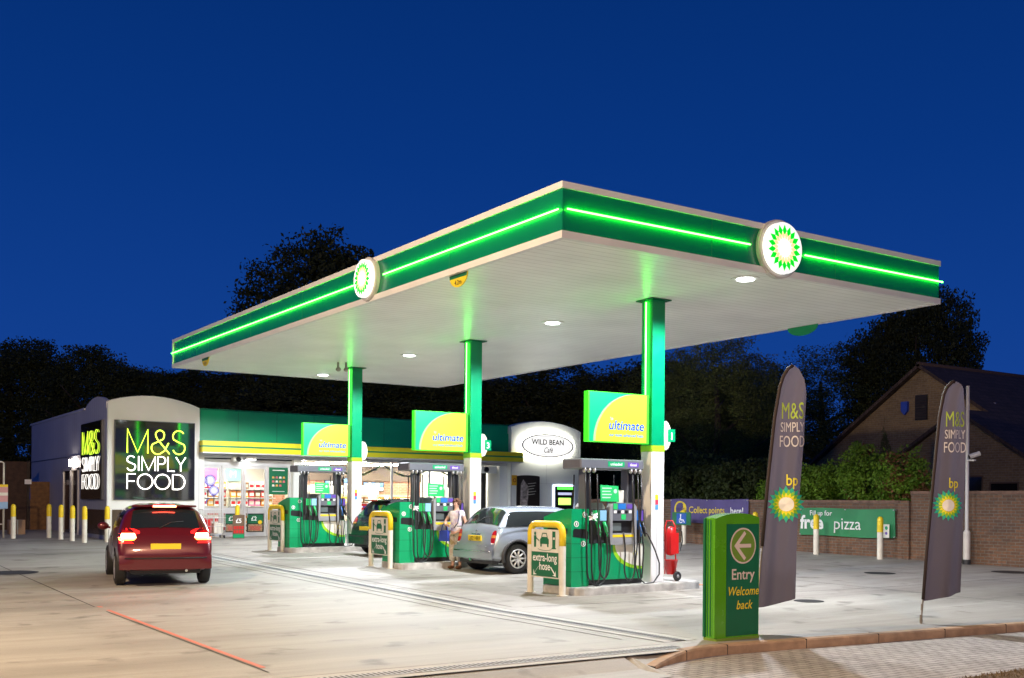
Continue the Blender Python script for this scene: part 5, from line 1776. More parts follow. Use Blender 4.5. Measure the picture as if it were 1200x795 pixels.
for i, (x, z, lb) in enumerate(((17.62, 0, 'red shopping baskets stacked beside the farthest column'),)):
    t = thing('basket_stack', lb, 'baskets', (x, 36.55, .34))
    for k in range(5):
        b = MB(); zz = .5 + k * .14
        b.plate([(-.24, -.16), (.24, -.16), (.24, .16), (-.24, .16)], lambda u, v, w=0, zz=zz: (u, v, zz + w), 0, .02)
        for sx_ in (-1, 1):
            b.box(sx_ * .25 - .01, -.17, zz, sx_ * .25 + .01, .17, zz + .1)
            b.box(-.25, sx_ * .17 - .01, zz, .25, sx_ * .17 + .01, zz + .1)
        b.build('basket', M_RED, t)
    b = MB(); b.box(-.2, -.14, 0, .2, .14, .5); b.build('basket_stand', M_GREY, t)
# wire trolley by the left pane
t = thing('wire_cage', 'red and white wire cage trolley left of the sliding doors', 'cage trolley', (11.6, 35.2, zg(11.6, 35.2)))
b = MB()
for k in range(7):
    b.cyl((-.36 + .12 * k, -.25, .12), (-.36 + .12 * k, -.25, .95), .008, n=5)
    b.cyl((-.36 + .12 * k, .25, .12), (-.36 + .12 * k, .25, .95), .008, n=5)
for z in (.14, .4, .68, .95):
    for y in (-.25, .25): b.cyl((-.38, y, z), (.38, y, z), .01, n=5)
    for x in (-.38, .38): b.cyl((x, -.25, z), (x, .25, z), .01, n=5)
b.build('wire_mesh', M_ALU, t)
b = MB(); b.box(-.34, -.22, .16, -.08, .2, .62, 0, .02); b.box(-.02, -.22, .16, .3, .2, .5, 1, .02); b.build('stock', [M_RED, M_CREAM], t)
for sx_ in (-.33, .33):
    b = MB(); b.cyl((sx_, -.2, .05), (sx_ + .03, -.2, .05), .05, n=10); b.cyl((sx_, .2, .05), (sx_ + .03, .2, .05), .05, n=10); b.build('castor', M_BLACK, t)

# ------------------------------------------------------------------ left edge: fence, rail, boxes
t = thing('wooden_fence', 'dark board fence meeting the blue-grey wall at the left', 'fence', (8.3, 44.6, 0))
b = MB(); b.box(-24, 0, .2, -.72, .05, 3.0)
for k in range(14): b.box(-.8 - k * 1.7, -.06, .2, -.7 - k * 1.7, 0, 3.02, 1)
b.build('fence_boards', [mat('dark_fence', (.055, .03, .02), .85, noise=.35, nscale=6, bump=.4), M_TRUNK], t)
b = MB(); b.box(-.69, -.1, .2, -.004, -.04, 2.24); 
for k in range(9): b.box(-.69, -.112, .35 + k * .22, -.004, -.1, .355 + k * .22, 1)
b.build('gate_panel', [mat('brown_boards', (.17, .085, .03), .8, noise=.3, nscale=8), M_BLACK], t, label='brighter brown board panel')
b = MB(); b.box(-.9, -.14, 2.14, -.66, -.12, 2.32); b.build('small_white_sign', M_WHITE, t)
t = thing('trolley_rail', 'white tubular trolley bay frame with a coloured sign at the left edge', 'trolley bay', (5.7, 38.0, zg(5.7, 38)))
b = MB(); b.tube([(0, 0, 0), (0, 0, 2.42), (-.06, 0, 2.46), (-2.6, 0, 2.46)], .03, 8)
for z in (.45, .95, 1.65): b.cyl((0, 0, z), (-2.6, 0, z), .02, n=6)
b.cyl((-2.6, 0, 0), (-2.6, 0, 2.46), .03, n=8); b.build('tube_frame', M_CREAM, t)
b = MB(); fr0 = frame((-.1, -.04, .95), '-Y')
for z0, z1, mi in ((0, .22, 0), (.22, .42, 1), (.42, .52, 2), (.52, .70, 1), (.70, .78, 3)): b.plate([(-.1, z0), (.22, z0), (.22, z1), (-.1, z1)], fr0, 0, .01, mi)
b.build('bay_sign', [mat('pale_blue_sign', (.25, .4, .6), .5), mat('pink_sign', (.6, .3, .3), .5), M_CREAM, M_YELLOW], t)
for x, y, s_, lb in ((5.5, 40.5, .55, 'pale cardboard box at the foot of the fence, at the left edge'), (6.5, 40.6, .5, 'pale cardboard box at the foot of the fence, between the first two bollards')):
    b = MB(); b.box(-s_ / 2, -.25, 0, s_ / 2, .25, .5, 0, .01); b.box(-.02, -.252, 0, .02, .252, .502, 1)
    tag(b.build('cardboard_box', [mat('cardboard', (.40, .27, .18), .8, noise=.1), M_CREAM], loc=(x, y, zg(x, y))), lb, 'box', 'cardboard boxes by the fence')
#PART3
# ------------------------------------------------------------------ cars


def chaikin(p):
    q = [p[0]]
    for i in range(len(p) - 1):
        a, c = p[i], p[i + 1]
        if i > 0: q.append((a[0] * .75 + c[0] * .25, a[1] * .75 + c[1] * .25))
        if i < len(p) - 2: q.append((a[0] * .25 + c[0] * .75, a[1] * .25 + c[1] * .75))
    q.append(p[-1])
    return q


class Shape:
    """car body described by cross-sections along its length (x from rear bumper forward)"""
    def __init__(s, rows):
        s.x = [r_[0] for r_ in rows]
        secs = []
        for (x, zb, ys, ym, zm, yb, zbelt, yr, zr, zc) in rows:
            secs.append(chaikin(chaikin([(0, zb), (ys, zb), (ym, zm), (yb, zbelt), (yr, zr), (0, zc)])))
        s.s = np.array(secs)

    def sec(s, x):
        n = s.s.shape[1]
        return [(float(np.interp(x, s.x, s.s[:, k, 0])), float(np.interp(x, s.x, s.s[:, k, 1]))) for k in range(n)]

    def side_y(s, x, z):
        c = s.sec(x)
        for k in range(len(c) - 1, 0, -1):
            a, e = c[k], c[k - 1]
            if min(a[1], e[1]) <= z <= max(a[1], e[1]) and a[0] + e[0] > .3:
                t = (z - a[1]) / ((e[1] - a[1]) or 1e-6)
                return a[0] + (e[0] - a[0]) * t
        return c[-3][0]

    def top_z(s, x, y):
        c = s.sec(x)
        y = abs(y)
        for k in range(len(c) - 1, 0, -1):
            a, e = c[k], c[k - 1]
            if a[0] <= y <= e[0]:
                t = (y - a[0]) / ((e[0] - a[0]) or 1e-6)
                return a[1] + (e[1] - a[1]) * t
        return c[len(c) // 2][1]

    def rear_x(s, y, z):
        for k in range(60):
            x = .8 * k / 60
            if s.top_z(x, y) >= z: return x
        return .8

    def body(s):
        xs = sorted(set([round(v, 3) for v in s.x] + [round(v, 3) for v in rng(s.x[0], s.x[-1], .09)]))
        secs = [s.sec(x) for x in xs]
        n = len(secs[0])
        ring = 2 * n - 2
        V, F = [], []
        for x, c in zip(xs, secs):
            V += [(x, y, z) for y, z in c] + [(x, -y, z) for y, z in c[-2:0:-1]]
        for i in range(len(xs) - 1):
            for k in range(ring):
                k2 = (k + 1) % ring
                F.append((i * ring + k, i * ring + k2, (i + 1) * ring + k2, (i + 1) * ring + k))
        F.append(tuple(range(ring))[::-1])
        F.append(tuple((len(xs) - 1) * ring + k for k in range(ring)))
        return V, F

    def side_patch(s, name, par, x0, x1, lo, hi, off=.006, n=14, m=6, slant0=0, slant1=0, mi=0):
        """glass between belt and roof: lo/hi are functions of x giving z"""
        for sg in (-1, 1):
            V = []
            b = MB()
            for j in range(m + 1):
                f_ = j / m
                for i in range(n + 1):
                    xa, xb = x0 + slant0 * f_, x1 - slant1 * f_
                    x = xa + (xb - xa) * i / n
                    z = lo(x) + (hi(x) - lo(x)) * f_
                    V.append((x, sg * (s.side_y(x, z) + off), z))
            F = [(j * (n + 1) + i, j * (n + 1) + i + 1, (j + 1) * (n + 1) + i + 1, (j + 1) * (n + 1) + i) for j in range(m) for i in range(n)]
            b.add(V, F if sg < 0 else [f[::-1] for f in F], mi, True)
            b.build(name, M_CARGLASS, par)

    def top_patch(s, b, x0, x1, half, off=.008, n=12, m=8, mi=0):
        V = []
        for i in range(m + 1):
            x = x0 + (x1 - x0) * i / m
            h_ = half(x)
            for j in range(n + 1):
                y = -h_ + 2 * h_ * j / n
                V.append((x - off * .8 if x < 1 else x + off * .8, y, s.top_z(x, y) + off * .7))
        b.add(V, [(i * (n + 1) + j, (i + 1) * (n + 1) + j, (i + 1) * (n + 1) + j + 1, i * (n + 1) + j + 1) for i in range(m) for j in range(n)], mi, True)

    def rear_patch(s, b, poly_rows, off=.012, mi=0, n=6):
        """rows of (z, y0, y1) laid over the tail"""
        V = []
        for z, y0, y1 in poly_rows:
            for j in range(n + 1):
                y = y0 + (y1 - y0) * j / n
                V.append((s.rear_x(y, z) - off, y, z))
        b.add(V, [(i * (n + 1) + j, (i + 1) * (n + 1) + j, (i + 1) * (n + 1) + j + 1, i * (n + 1) + j + 1) for i in range(len(poly_rows) - 1) for j in range(n)], mi, True)


M_CARGLASS = mat('car_glass', (0.012, 0.016, 0.018), 0.05, coat=.3)
M_CARBLK = mat('car_black_trim', (0.012, 0.012, 0.012), 0.6)
M_TYRE = mat('tyre_rubber', (0.018, 0.018, 0.018), 0.8)
M_ALLOY = mat('alloy_rim', (0.55, 0.54, 0.52), 0.3, 0.5)
M_PLATEY = mat('yellow_number_plate', (0.85, 0.62, 0.02), 0.4)
M_CHROME = mat('chrome_trim', (.6, .6, .6), .12, 1.0)


def make_car(name, label, paint, sh, L, wx, r, ytr, details, loc, rz, group=None, spokes=8):
    t = thing(name, label, 'car', loc, rz, group)
    V, F = sh.body()
    b = MB(); b.add(V, F, 0, True)
    body = b.build('body', [paint, M_CARBLK], t)
    cutters = []
    for x in wx:
        for sg in (-1, 1):
            c = MB(); c.cyl((x, sg * .50, r + .01), (x, sg * 1.2, r + .01), r + .045, n=36)
            c.m = [1] * len(c.m)
            co_ = c.build('arch_cutter', [paint, M_CARBLK])
            md = body.modifiers.new('arch', 'BOOLEAN'); md.operation = 'DIFFERENCE'; md.object = co_; md.solver = 'EXACT'
            cutters.append(co_)
    # cutters are in the car's own space: evaluate with the car at the origin
    t.location = (0, 0, 0); t.rotation_euler = (0, 0, 0)
    bpy.context.view_layer.update()
    dg = bpy.context.evaluated_depsgraph_get()
    me = bpy.data.meshes.new_from_object(body.evaluated_get(dg))
    body.modifiers.clear()
    body.data = me
    for p in me.polygons: p.use_smooth = True
    try: me.set_sharp_from_angle(angle=radians(38))
    except Exception: pass
    for c in cutters: bpy.data.objects.remove(c)
    t.location = loc; t.rotation_euler = (0, 0, rz)
    for x in wx:
        for sg in (-1, 1):
            b = MB()
            prof = [(r * .62, -.09), (r * .80, -.10), (r * .96, -.085), (r, -.05), (r, .05), (r * .96, .085), (r * .80, .10), (r * .62, .09)]
            b.lathe(prof + prof[:1], (x, sg * ytr, r), 30, 'Y', caps=False)
            wh = b.build('wheel', M_TYRE, t)
            b = MB()
            yo = sg * (ytr + .075)
            b.lathe([(r * .57, -.02), (r * .66, -.02), (r * .66, .02), (r * .57, .02), (r * .57, -.02)], (x, yo, r), 30, 'Y', caps=False)
            b.cyl((x, sg * (ytr - .02), r), (x, sg * (ytr + .02), r), r * .62, n=24, mi=1)
            b.cyl((x, yo - .02, r), (x, yo + .02, r), r * .16, n=14)
            for k in range(spokes):
                a = 2 * pi * k / spokes
                p0 = Vector((x + cos(a) * r * .1, yo, r + sin(a) * r * .1)); p1 = Vector((x + cos(a) * r * .62, yo, r + sin(a) * r * .62))
                b.tube([p0, p1], [r * .085, r * .06], 6)
            b.build('rim', [M_ALLOY, M_CARBLK], wh)
    details(t, sh)
    return t


def arch_flare(b, x, r, y0, sg, wd=.03, th=.04):
    V, F = [], []
    n = 20
    for k in range(n + 1):
        a = radians(-14 + 208 * k / n)
        for rr, yy in ((r + .03, y0 - .02), (r + .03, y0 + wd), (r + .03 + th, y0 + wd * .9), (r + .03 + th * 1.5, y0 - .01)):
            V.append((x + cos(a) * rr, sg * yy, r + .01 + sin(a) * rr))
    for k in range(n):
        for j in range(3):
            F.append((k * 4 + j, k * 4 + j + 1, (k + 1) * 4 + j + 1, (k + 1) * 4 + j))
    b.add(V, F, 0, True)


M_TLRED = mat('tail_lamp_red', (.45, .01, .01), .15, coat=.4)
M_TLORG = mat('tail_lamp_orange', (.75, .3, .05), .15)
M_TLWHT = mat('tail_lamp_clear', (.7, .65, .6), .15)
# silver hatchback
mini = Shape([
    (0.00, .34, .60, .72, .44, .70, .53, .55, .575, .58),
    (0.03, .27, .66, .78, .45, .76, .60, .60, .66, .67),
    (0.08, .24, .70, .80, .48, .78, .76, .66, .83, .85),
    (0.13, .22, .72, .815, .52, .79, .90, .68, .955, .98),
    (0.20, .21, .73, .825, .55, .79, .955, .65, 1.05, 1.08),
    (0.34, .20, .74, .835, .56, .79, .965, .60, 1.24, 1.28),
    (0.46, .20, .74, .84, .56, .79, .97, .585, 1.345, 1.375),
    (0.62, .20, .74, .84, .56, .79, .97, .585, 1.375, 1.40),
    (1.20, .20, .74, .845, .56, .79, .965, .59, 1.385, 1.415),
    (1.90, .20, .74, .84, .56, .785, .955, .58, 1.375, 1.405),
    (2.15, .20, .74, .84, .56, .78, .945, .575, 1.33, 1.365),
    (2.38, .20, .74, .835, .56, .775, .935, .60, 1.15, 1.19),
    (2.62, .20, .73, .83, .55, .77, .92, .64, .965, .985),
    (3.05, .20, .70, .81, .52, .73, .86, .56, .90, .915),
    (3.35, .22, .64, .76, .50, .66, .78, .50, .83, .845),
    (3.52, .25, .56, .68, .46, .58, .66, .44, .70, .715),
    (3.60, .32, .46, .56, .42, .50, .52, .38, .56, .57)])


def mini_details(t, sh):
    b = MB()
    lo = lambda x: .995 if x > .6 else .995
    sh.side_patch('side_window', t, .30, 2.42, lambda x: .975, lambda x: min(1.358, sh.top_z(x, .57) - .02) if x < 2.1 else max(1.0, sh.top_z(x, .6) - .03), slant0=.14, slant1=.24, n=30)
    b = MB(); sh.top_patch(b, .175, .445, lambda x: .70 - .13 * (x - .175) / .27); b.build('rear_window', M_CARGLASS, t)
    b = MB(); b.tube([(.16, .15, 1.04), (.24, -.05, 1.155), (.27, -.28, 1.17)], .01, 5); b.build('rear_wiper', M_CARBLK, t)
    b = MB(); sh.top_patch(b, 2.17, 2.58, lambda x: .56 + .06 * (x - 2.17) / .4); b.build('windscreen', M_CARGLASS, t)
    b = MB()
    for xx, sg in ((xx, sg) for xx in (.58, 3.03) for sg in (-1, 1)): arch_flare(b, xx, .315, .822, sg)
    for sg in (-1, 1): b.box(.90, sg * .80, .20, 2.70, sg * .85, .29)
    b.box(.06, -.66, .19, .20, .66, .27)
    b.build('wheel_arch_trim', mat('dark_grey_trim', (.03, .03, .033), .6), t)
    b = MB()
    sh.rear_patch(b, [(z, -.78, .78) for z in (.30, .36, .42, .50, .56)], off=.045, n=18)
    b.box(-.035, -.5, .56, .05, .5, .575); b.build('rear_bumper', t.children[0].data.materials[0], t)
    b = MB(); b.tube([(-.05, -.72, .46), (-.058, -.4, .46), (-.06, 0, .46), (-.058, .4, .46), (-.05, .72, .46)], .016, 6); b.build('bumper_strip', M_CHROME, t)
    for sg in (-1, 1):
        b = MB()
        a0, a1 = sg * .60, sg * .745
        rows = [(.64, a0 + .03 * sg, a1), (.70, a0, a1), (.745, a0, a1)]
        sh.rear_patch(b, rows, mi=0); sh.rear_patch(b, [(.745, a0, a1), (.80, a0, a1)], mi=1); sh.rear_patch(b, [(.80, a0, a1), (.85, a0 + .01 * sg, a1), (.90, a0 + .05 * sg, a1 - .02 * sg)], mi=0)
        sh.rear_patch(b, [(.615, a0 + .05 * sg, a1 - .01 * sg), (.64, a0 + .03 * sg, a1)], mi=2)
        if sg > 0: b.f = [f[::-1] for f in b.f]
        b.build('tail_light', [M_TLRED, M_TLORG, M_TLWHT], t)
    b = MB(); b.box(.018, -.26, .67, .035, .26, .785, 0, .004)
    pl_ = b.build('number_plate', M_PLATEY, t)
    b = MB(); fr0 = lambda u, v, w=0: (.016 - w, -u, .685 + v)
    b.text('LJ02 HRV', fr0, 0, 0, .115, .002, 0, bold=.012, sx=.98); b.build('plate_letters', M_BLACK, pl_)
    b = MB(); sh.rear_patch(b, [(.80, -.2, .2), (.82, -.2, .2)], off=.018); b.sphere((.075, 0, .885), (.012, .035, .02), 8, 5); b.build('tailgate_trim', M_CHROME, t)
    b = MB(); b.tube([(0.08, .83, .955), (.7, .805, .975), (1.6, .80, .97), (2.5, .79, .935)], .009, 5); b.tube([(.08, -.83, .955), (.7, -.805, .975), (1.6, -.80, .97), (2.5, -.79, .935)], .009, 5)
    b.build('belt_trim', M_CARBLK, t)
    for sg in (-1, 1):
        b = MB(); b.sphere((2.22, sg * .92, 1.0), (.06, .10, .07), 10, 8); b.box(2.2, sg * .79, .95, 2.26, sg * .9, .99); b.build('wing_mirror', t.children[0].data.materials[0], t)
        b = MB(); b.box(1.35, sg * .838, .80, 1.52, sg * .855, .825); b.build('door_handle', M_CHROME, t)
    b = MB()
    for sg in (-1, 1):
        b.box(1.12, sg * .842, .32, 1.126, sg * .848, .95); b.box(2.36, sg * .838, .32, 2.366, sg * .846, .9)
    b.build('door_seam', M_CARBLK, t)
    b = MB()
    b.cyl((-.02, .12, .27), (.1, .12, .27), .03, n=10); b.build('exhaust_tip', M_CHROME, t)
    b = MB()
    for sg in (-1, 1): b.sphere((3.42, sg * .55, .72), (.09, .09, .10), 10, 8)
    b.build('headlight', M_TLWHT, t)


PAINT_S = mat('silver_blue_paint', (.38, .43, .49), .25, .4, coat=.6)
make_car('parked_car', 'silver three-door hatchback parked between the nearest and the middle pump', PAINT_S, mini, 3.6, (.58, 3.03), .312, .735, mini_details,
         (12.05, 19.47, zg(12.6, 19.4)), 0.0, spokes=9)

fiesta = Shape([
    (0.00, .36, .60, .72, .46, .72, .56, .55, .60, .61),
    (0.03, .28, .66, .79, .48, .78, .66, .62, .72, .73),
    (0.08, .24, .70, .81, .52, .80, .82, .68, .88, .90),
    (0.14, .22, .72, .825, .56, .80, .94, .68, .99, 1.01),
    (0.28, .21, .73, .83, .58, .79, 1.0, .64, 1.20, 1.23),
    (0.42, .20, .74, .835, .58, .79, 1.01, .61, 1.39, 1.425),
    (0.56, .20, .74, .84, .58, .79, 1.01, .60, 1.43, 1.46),
    (1.30, .20, .74, .84, .58, .79, 1.0, .60, 1.455, 1.485),
    (2.00, .20, .74, .84, .58, .785, .985, .59, 1.43, 1.46),
    (2.35, .20, .74, .835, .58, .78, .965, .59, 1.30, 1.33),
    (2.90, .20, .73, .83, .56, .76, .93, .62, .99, 1.01),
    (3.40, .20, .68, .80, .52, .70, .84, .55, .88, .89),
    (3.75, .24, .56, .68, .46, .56, .66, .42, .70, .71),
    (3.88, .32, .42, .52, .42, .44, .50, .34, .54, .55)])


def tail_details(lit, letters=None):
    def f(t, sh):
        sh.side_patch('side_window', t, .45, 2.6, lambda x: 1.03, lambda x: min(1.40, sh.top_z(x, .58) - .035), slant0=.12, slant1=.45, n=24)
        b = MB(); sh.top_patch(b, .16, .395, lambda x: .60 - .06 * (x - .16) / .23); b.build('rear_window', M_CARGLASS, t)
        b = MB(); sh.top_patch(b, 2.1, 2.75, lambda x: .56); b.build('windscreen', M_CARGLASS, t)
        b = MB(); b.box(.30, -.56, 1.405, .52, .56, 1.44, 0, .012); b.build('roof_spoiler', t.children[0].data.materials[0], t)
        b = MB(); b.box(.288, -.20, 1.405, .299, .20, 1.435); b.build('brake_light', mat('lit_brake_light', (1, .1, .05), .3, emit=(1, .06, .03), estr=60) if lit else M_TLRED, t)
        for sg in (-1, 1):
            b = MB(); a0, a1 = sg * .50, sg * .79
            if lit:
                sh.rear_patch(b, [(.76, a0 + .02 * sg, a1), (.80, a0 - .07 * sg, a1), (.98, a0 - .06 * sg, a1 - .01 * sg), (1.03, a0 + .06 * sg, a1 - .03 * sg)], off=.010, mi=3)  # wider, dimmer red patch imitating a glow halo around the bright lamp
            sh.rear_patch(b, [(.82, a0 + .04 * sg, a1), (.86, a0, a1)], off=.016, mi=1)
            sh.rear_patch(b, [(.86, a0, a1), (.94, a0 + .03 * sg, a1 - .01 * sg)], off=.016, mi=0)
            sh.rear_patch(b, [(.94, a0 + .03 * sg, a1 - .01 * sg), (1.0, a0 + .16 * sg, a1 - .05 * sg)], off=.016, mi=2)
            if sg > 0: b.f = [q[::-1] for q in b.f]
            if lit: b.build('tail_light', [mat('lit_tail_light', (1, .3, .2), .3, emit=(1, .10, .05), estr=70), mat('lit_amber_light', (1, .5, .1), .3, emit=(1, .42, .06), estr=9), M_TLRED, mat('tail_glow_halo', (.8, .02, .02), .2, emit=(1, .012, .01), estr=1.6)], t)
            else: b.build('tail_light', [M_TLRED, M_TLORG, M_TLRED], t)
        b = MB(); b.box(.012, -.26, .64, .03, .26, .755, 0, .004); b.build('number_plate', M_PLATEY, t)
        b = MB(); sh.rear_patch(b, [(z, -.79, .79) for z in (.30, .38, .46, .55)], off=.04, n=18); b.build('rear_bumper', t.children[0].data.materials[0], t)
        b = MB(); b.tube([(-.046, -.70, .50), (-.052, 0, .50), (-.046, .70, .50)], .012, 6); b.box(.04, -.6, .22, .1, .6, .31); b.build('bumper_strip', M_CARBLK, t)
        for sg in (-1, 1):
            b = MB(); b.sphere((2.35, sg * .93, 1.02), (.06, .11, .075), 10, 8); b.box(2.33, sg * .8, .97, 2.39, sg * .9, 1.01); b.build('wing_mirror', t.children[0].data.materials[0], t)
            b = MB(); b.box(1.3, sg * .836, .84, 1.47, sg * .853, .865); b.build('door_handle', M_CARBLK, t)
        b = MB()
        for sg in (-1, 1):
            b.box(1.15, sg * .838, .32, 1.156, sg * .845, .98); b.box(2.25, sg * .836, .32, 2.256, sg * .843, .95)
        b.build('door_seam', M_CARBLK, t)
        b = MB(); b.cyl((-.02, -.35, .27), (.1, -.35, .27), .025, n=10); b.build('exhaust_tip', M_CHROME, t)
        b = MB()
        for sg in (-1, 1): b.sphere((3.62, sg * .52, .74), (.12, .12, .08), 10, 8)
        b.build('headlight', M_TLWHT, t)
        b = MB(); b.tube([(.13, .1, 1.03), (.2, -.1, 1.13), (.22, -.32, 1.15)], .01, 5); b.build('rear_wiper', M_CARBLK, t)
    return f


PAINT_R = mat('dark_red_paint', (.10, .005, .008), .28, .2, coat=.6)
PAINT_K = mat('black_paint', (.012, .013, .016), .25, .1, coat=.6)
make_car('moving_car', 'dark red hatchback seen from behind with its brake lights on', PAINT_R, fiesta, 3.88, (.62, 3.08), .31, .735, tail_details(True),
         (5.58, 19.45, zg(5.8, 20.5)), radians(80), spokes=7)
make_car('parked_car', 'black hatchback mostly hidden behind the bin unit of the middle pump, its yellow plate showing', PAINT_K, fiesta, 3.88, (.62, 3.08), .31, .735, tail_details(False),
         (12.2, 25.1, zg(13, 25)), 0.0, spokes=7)

# ------------------------------------------------------------------ woman beside the silver car


def skin_mesh(name, verts, edges, m, parent, sub=1, root=0):
    me = bpy.data.meshes.new(name)
    me.from_pydata([v[0] for v in verts], edges, [])
    o = bpy.data.objects.new(name, me)
    COL.objects.link(o)
    md = o.modifiers.new('skin', 'SKIN')
    md.use_smooth_shade = True
    for i, v in enumerate(verts):
        rr = v[1] if isinstance(v[1], tuple) else (v[1], v[1])
        me.skin_vertices[0].data[i].radius = rr
        me.skin_vertices[0].data[i].use_root = (i == root)
    sb = o.modifiers.new('sub', 'SUBSURF'); sb.levels = sub; sb.render_levels = sub
    bpy.context.view_layer.update()
    m2 = bpy.data.meshes.new_from_object(o.evaluated_get(bpy.context.evaluated_depsgraph_get()))
    m2.name = name
    bpy.data.objects.remove(o)
    for p in m2.polygons: p.use_smooth = True
    m2.materials.clear(); m2.materials.append(m)
    o = bpy.data.objects.new(name, m2)
    COL.objects.link(o)
    o.parent = parent
    return o


WX, WY = 12.22, 20.47
pr = thing('person', 'woman with brown curly hair in a pale flowery top standing behind the silver car', 'person', (WX, WY, zg(WX, WY)), -YAW - .55)
pr.scale = (.92, .92, .92)
M_SKIN = mat('skin_tone', (.55, .33, .24), .55, noise=.06)
V = [((0, 0, .90), (.13, .10)), ((0, 0, 1.08), (.125, .09)), ((0, 0, 1.28), (.15, .095)), ((0, .01, 1.41), (.055, .055)), ((0, 0, 1.47), (.05, .05)), ((0, -.01, 1.545), (.072, .082)), ((0, -.005, 1.62), (.062, .07)),
     ((-.165, .01, 1.345), .052), ((-.30, -.03, 1.13), .042), ((-.17, -.22, 1.05), .03), ((-.10, -.25, 1.05), (.026, .02)),
     ((.165, .01, 1.345), .052), ((.24, .05, 1.10), .042), ((.25, -.06, .87), .029), ((.25, -.08, .80), (.026, .02)),
     ((-.085, 0, .84), .095), ((-.095, -.02, .48), .058), ((-.10, .01, .09), .038), ((-.105, -.07, .045), .035), ((-.11, -.14, .035), .03),
     ((.085, 0, .84), .095), ((.10, -.03, .48), .058), ((.11, .01, .09), .038), ((.115, -.07, .045), .035), ((.12, -.14, .035), .03)]
Eg = [(0, 1), (1, 2), (2, 3), (3, 4), (4, 5), (5, 6), (2, 7), (7, 8), (8, 9), (9, 10), (2, 11), (11, 12), (12, 13), (13, 14), (0, 15), (15, 16), (16, 17), (17, 18), (18, 19), (0, 20), (20, 21), (21, 22), (22, 23), (23, 24)]
for palm, base, d, side in ((10, (-.10, -.25, 1.05), Vector((.9, -.3, -.25)).normalized(), Vector((.1, .3, -.9)).normalized()), (14, (.25, -.08, .80), Vector((0, -.15, -1)).normalized(), Vector((0, 1, 0)))):
    for k, (off, L) in enumerate(((-.030, .060), (-.010, .072), (.010, .068), (.030, .052))):
        p0 = Vector(base) + side * off + d * .035
        p1 = p0 + d * L * .55
        p2 = p1 + (d + Vector((0, .5, -.1))).normalized() * L * .5
        i0 = len(V)
        V += [(tuple(p0), .0095), (tuple(p1), .0085), (tuple(p2), .007)]
        Eg += [(palm, i0), (i0, i0 + 1), (i0 + 1, i0 + 2)]
    th = Vector(base) - side * .03
    i0 = len(V)
    V += [(tuple(th + d * .01 - side * .015), .010), (tuple(th + d * .045 - side * .022), .008)]
    Eg += [(palm, i0), (i0, i0 + 1)]
body = skin_mesh('body', V, Eg, M_SKIN, pr)
b = MB()
b.add([(-.012, -.092, 1.535), (.012, -.092, 1.535), (0, -.118, 1.54), (0, -.09, 1.575)], [(0, 1, 2), (0, 2, 3), (2, 1, 3)])
for sg in (-1, 1):
    b.sphere((sg * .076, .005, 1.555), (.012, .02, .028), 6, 5)
b.build('face_feature', M_SKIN, pr)
b = MB()
for sg in (-1, 1): b.sphere((sg * .028, -.084, 1.575), (.012, .007, .007), 6, 4, 0)
b.box(-.02, -.093, 1.512, .02, -.088, 1.518, 1); b.build('eyes_and_mouth', [M_BLACK, mat('lips', (.4, .12, .1), .5)], pr)
b = MB(); r = random.Random(9)
for k in range(70):
    a, e = r.uniform(0, 2 * pi), r.uniform(-.5, 1.5)
    x, y, z = cos(a) * cos(e) * .078, sin(a) * cos(e) * .088 + .012, 1.595 + sin(e) * .075
    if y < -.045 and z < 1.615: continue
    b.sphere((x, y, z), r.uniform(.024, .036), 6, 5)
b.build('hair', mat('brown_hair', (.11, .05, .025), .7, noise=.3, nscale=30), pr)
m, ntt, bb = nodes_of('flowery_cloth')
tcn = N(ntt, 'ShaderNodeTexCoord'); vo = N(ntt, 'ShaderNodeTexVoronoi', Scale=16.0); ntt.links.new(tcn.outputs['Object'], vo.inputs['Vector'])
rr_ = ramp(ntt, vo.outputs['Color'], [(.25, (.6, .5, .5)), (.5, (.72, .70, .66)), (.75, (.5, .42, .55))]); ntt.links.new(rr_.outputs['Color'], bb.inputs['Base Color']); bb.inputs['Roughness'].default_value = .8
M_FLOWER = m
skin_mesh('blouse', [((0, 0, .80), (.175, .14)), ((0, 0, 1.08), (.145, .11)), ((0, 0, 1.27), (.165, .112)), ((0, .01, 1.37), (.10, .085)), ((-.165, .01, 1.345), .072), ((-.235, -.01, 1.23), .066), ((.165, .01, 1.345), .072), ((.205, .03, 1.22), .066)],
          [(0, 1), (1, 2), (2, 3), (2, 4), (4, 5), (2, 6), (6, 7)], M_FLOWER, pr)
m, ntt, bb = nodes_of('patterned_trousers')
tcn = N(ntt, 'ShaderNodeTexCoord'); vo = N(ntt, 'ShaderNodeTexVoronoi', Scale=11.0); ntt.links.new(tcn.outputs['Object'], vo.inputs['Vector'])
rr_ = ramp(ntt, vo.outputs['Color'], [(.3, (.30, .24, .12)), (.5, (.55, .52, .44)), (.7, (.45, .38, .30))]); ntt.links.new(rr_.outputs['Color'], bb.inputs['Base Color']); bb.inputs['Roughness'].default_value = .8
skin_mesh('trousers', [((0, 0, .96), (.15, .12)), ((-.09, 0, .78), .118), ((-.10, -.01, .45), .10), ((-.10, .01, .16), .098), ((.09, 0, .78), .118), ((.105, -.02, .45), .10), ((.11, .01, .16), .098)],
          [(0, 1), (1, 2), (2, 3), (0, 4), (4, 5), (5, 6)], m, pr)
for sg in (-1, 1):
    b = MB(); b.sphere((sg * .112, -.06, .04), (.048, .125, .045), 12, 8); b.build('shoe', mat('brown_shoe', (.16, .07, .03), .5), pr)
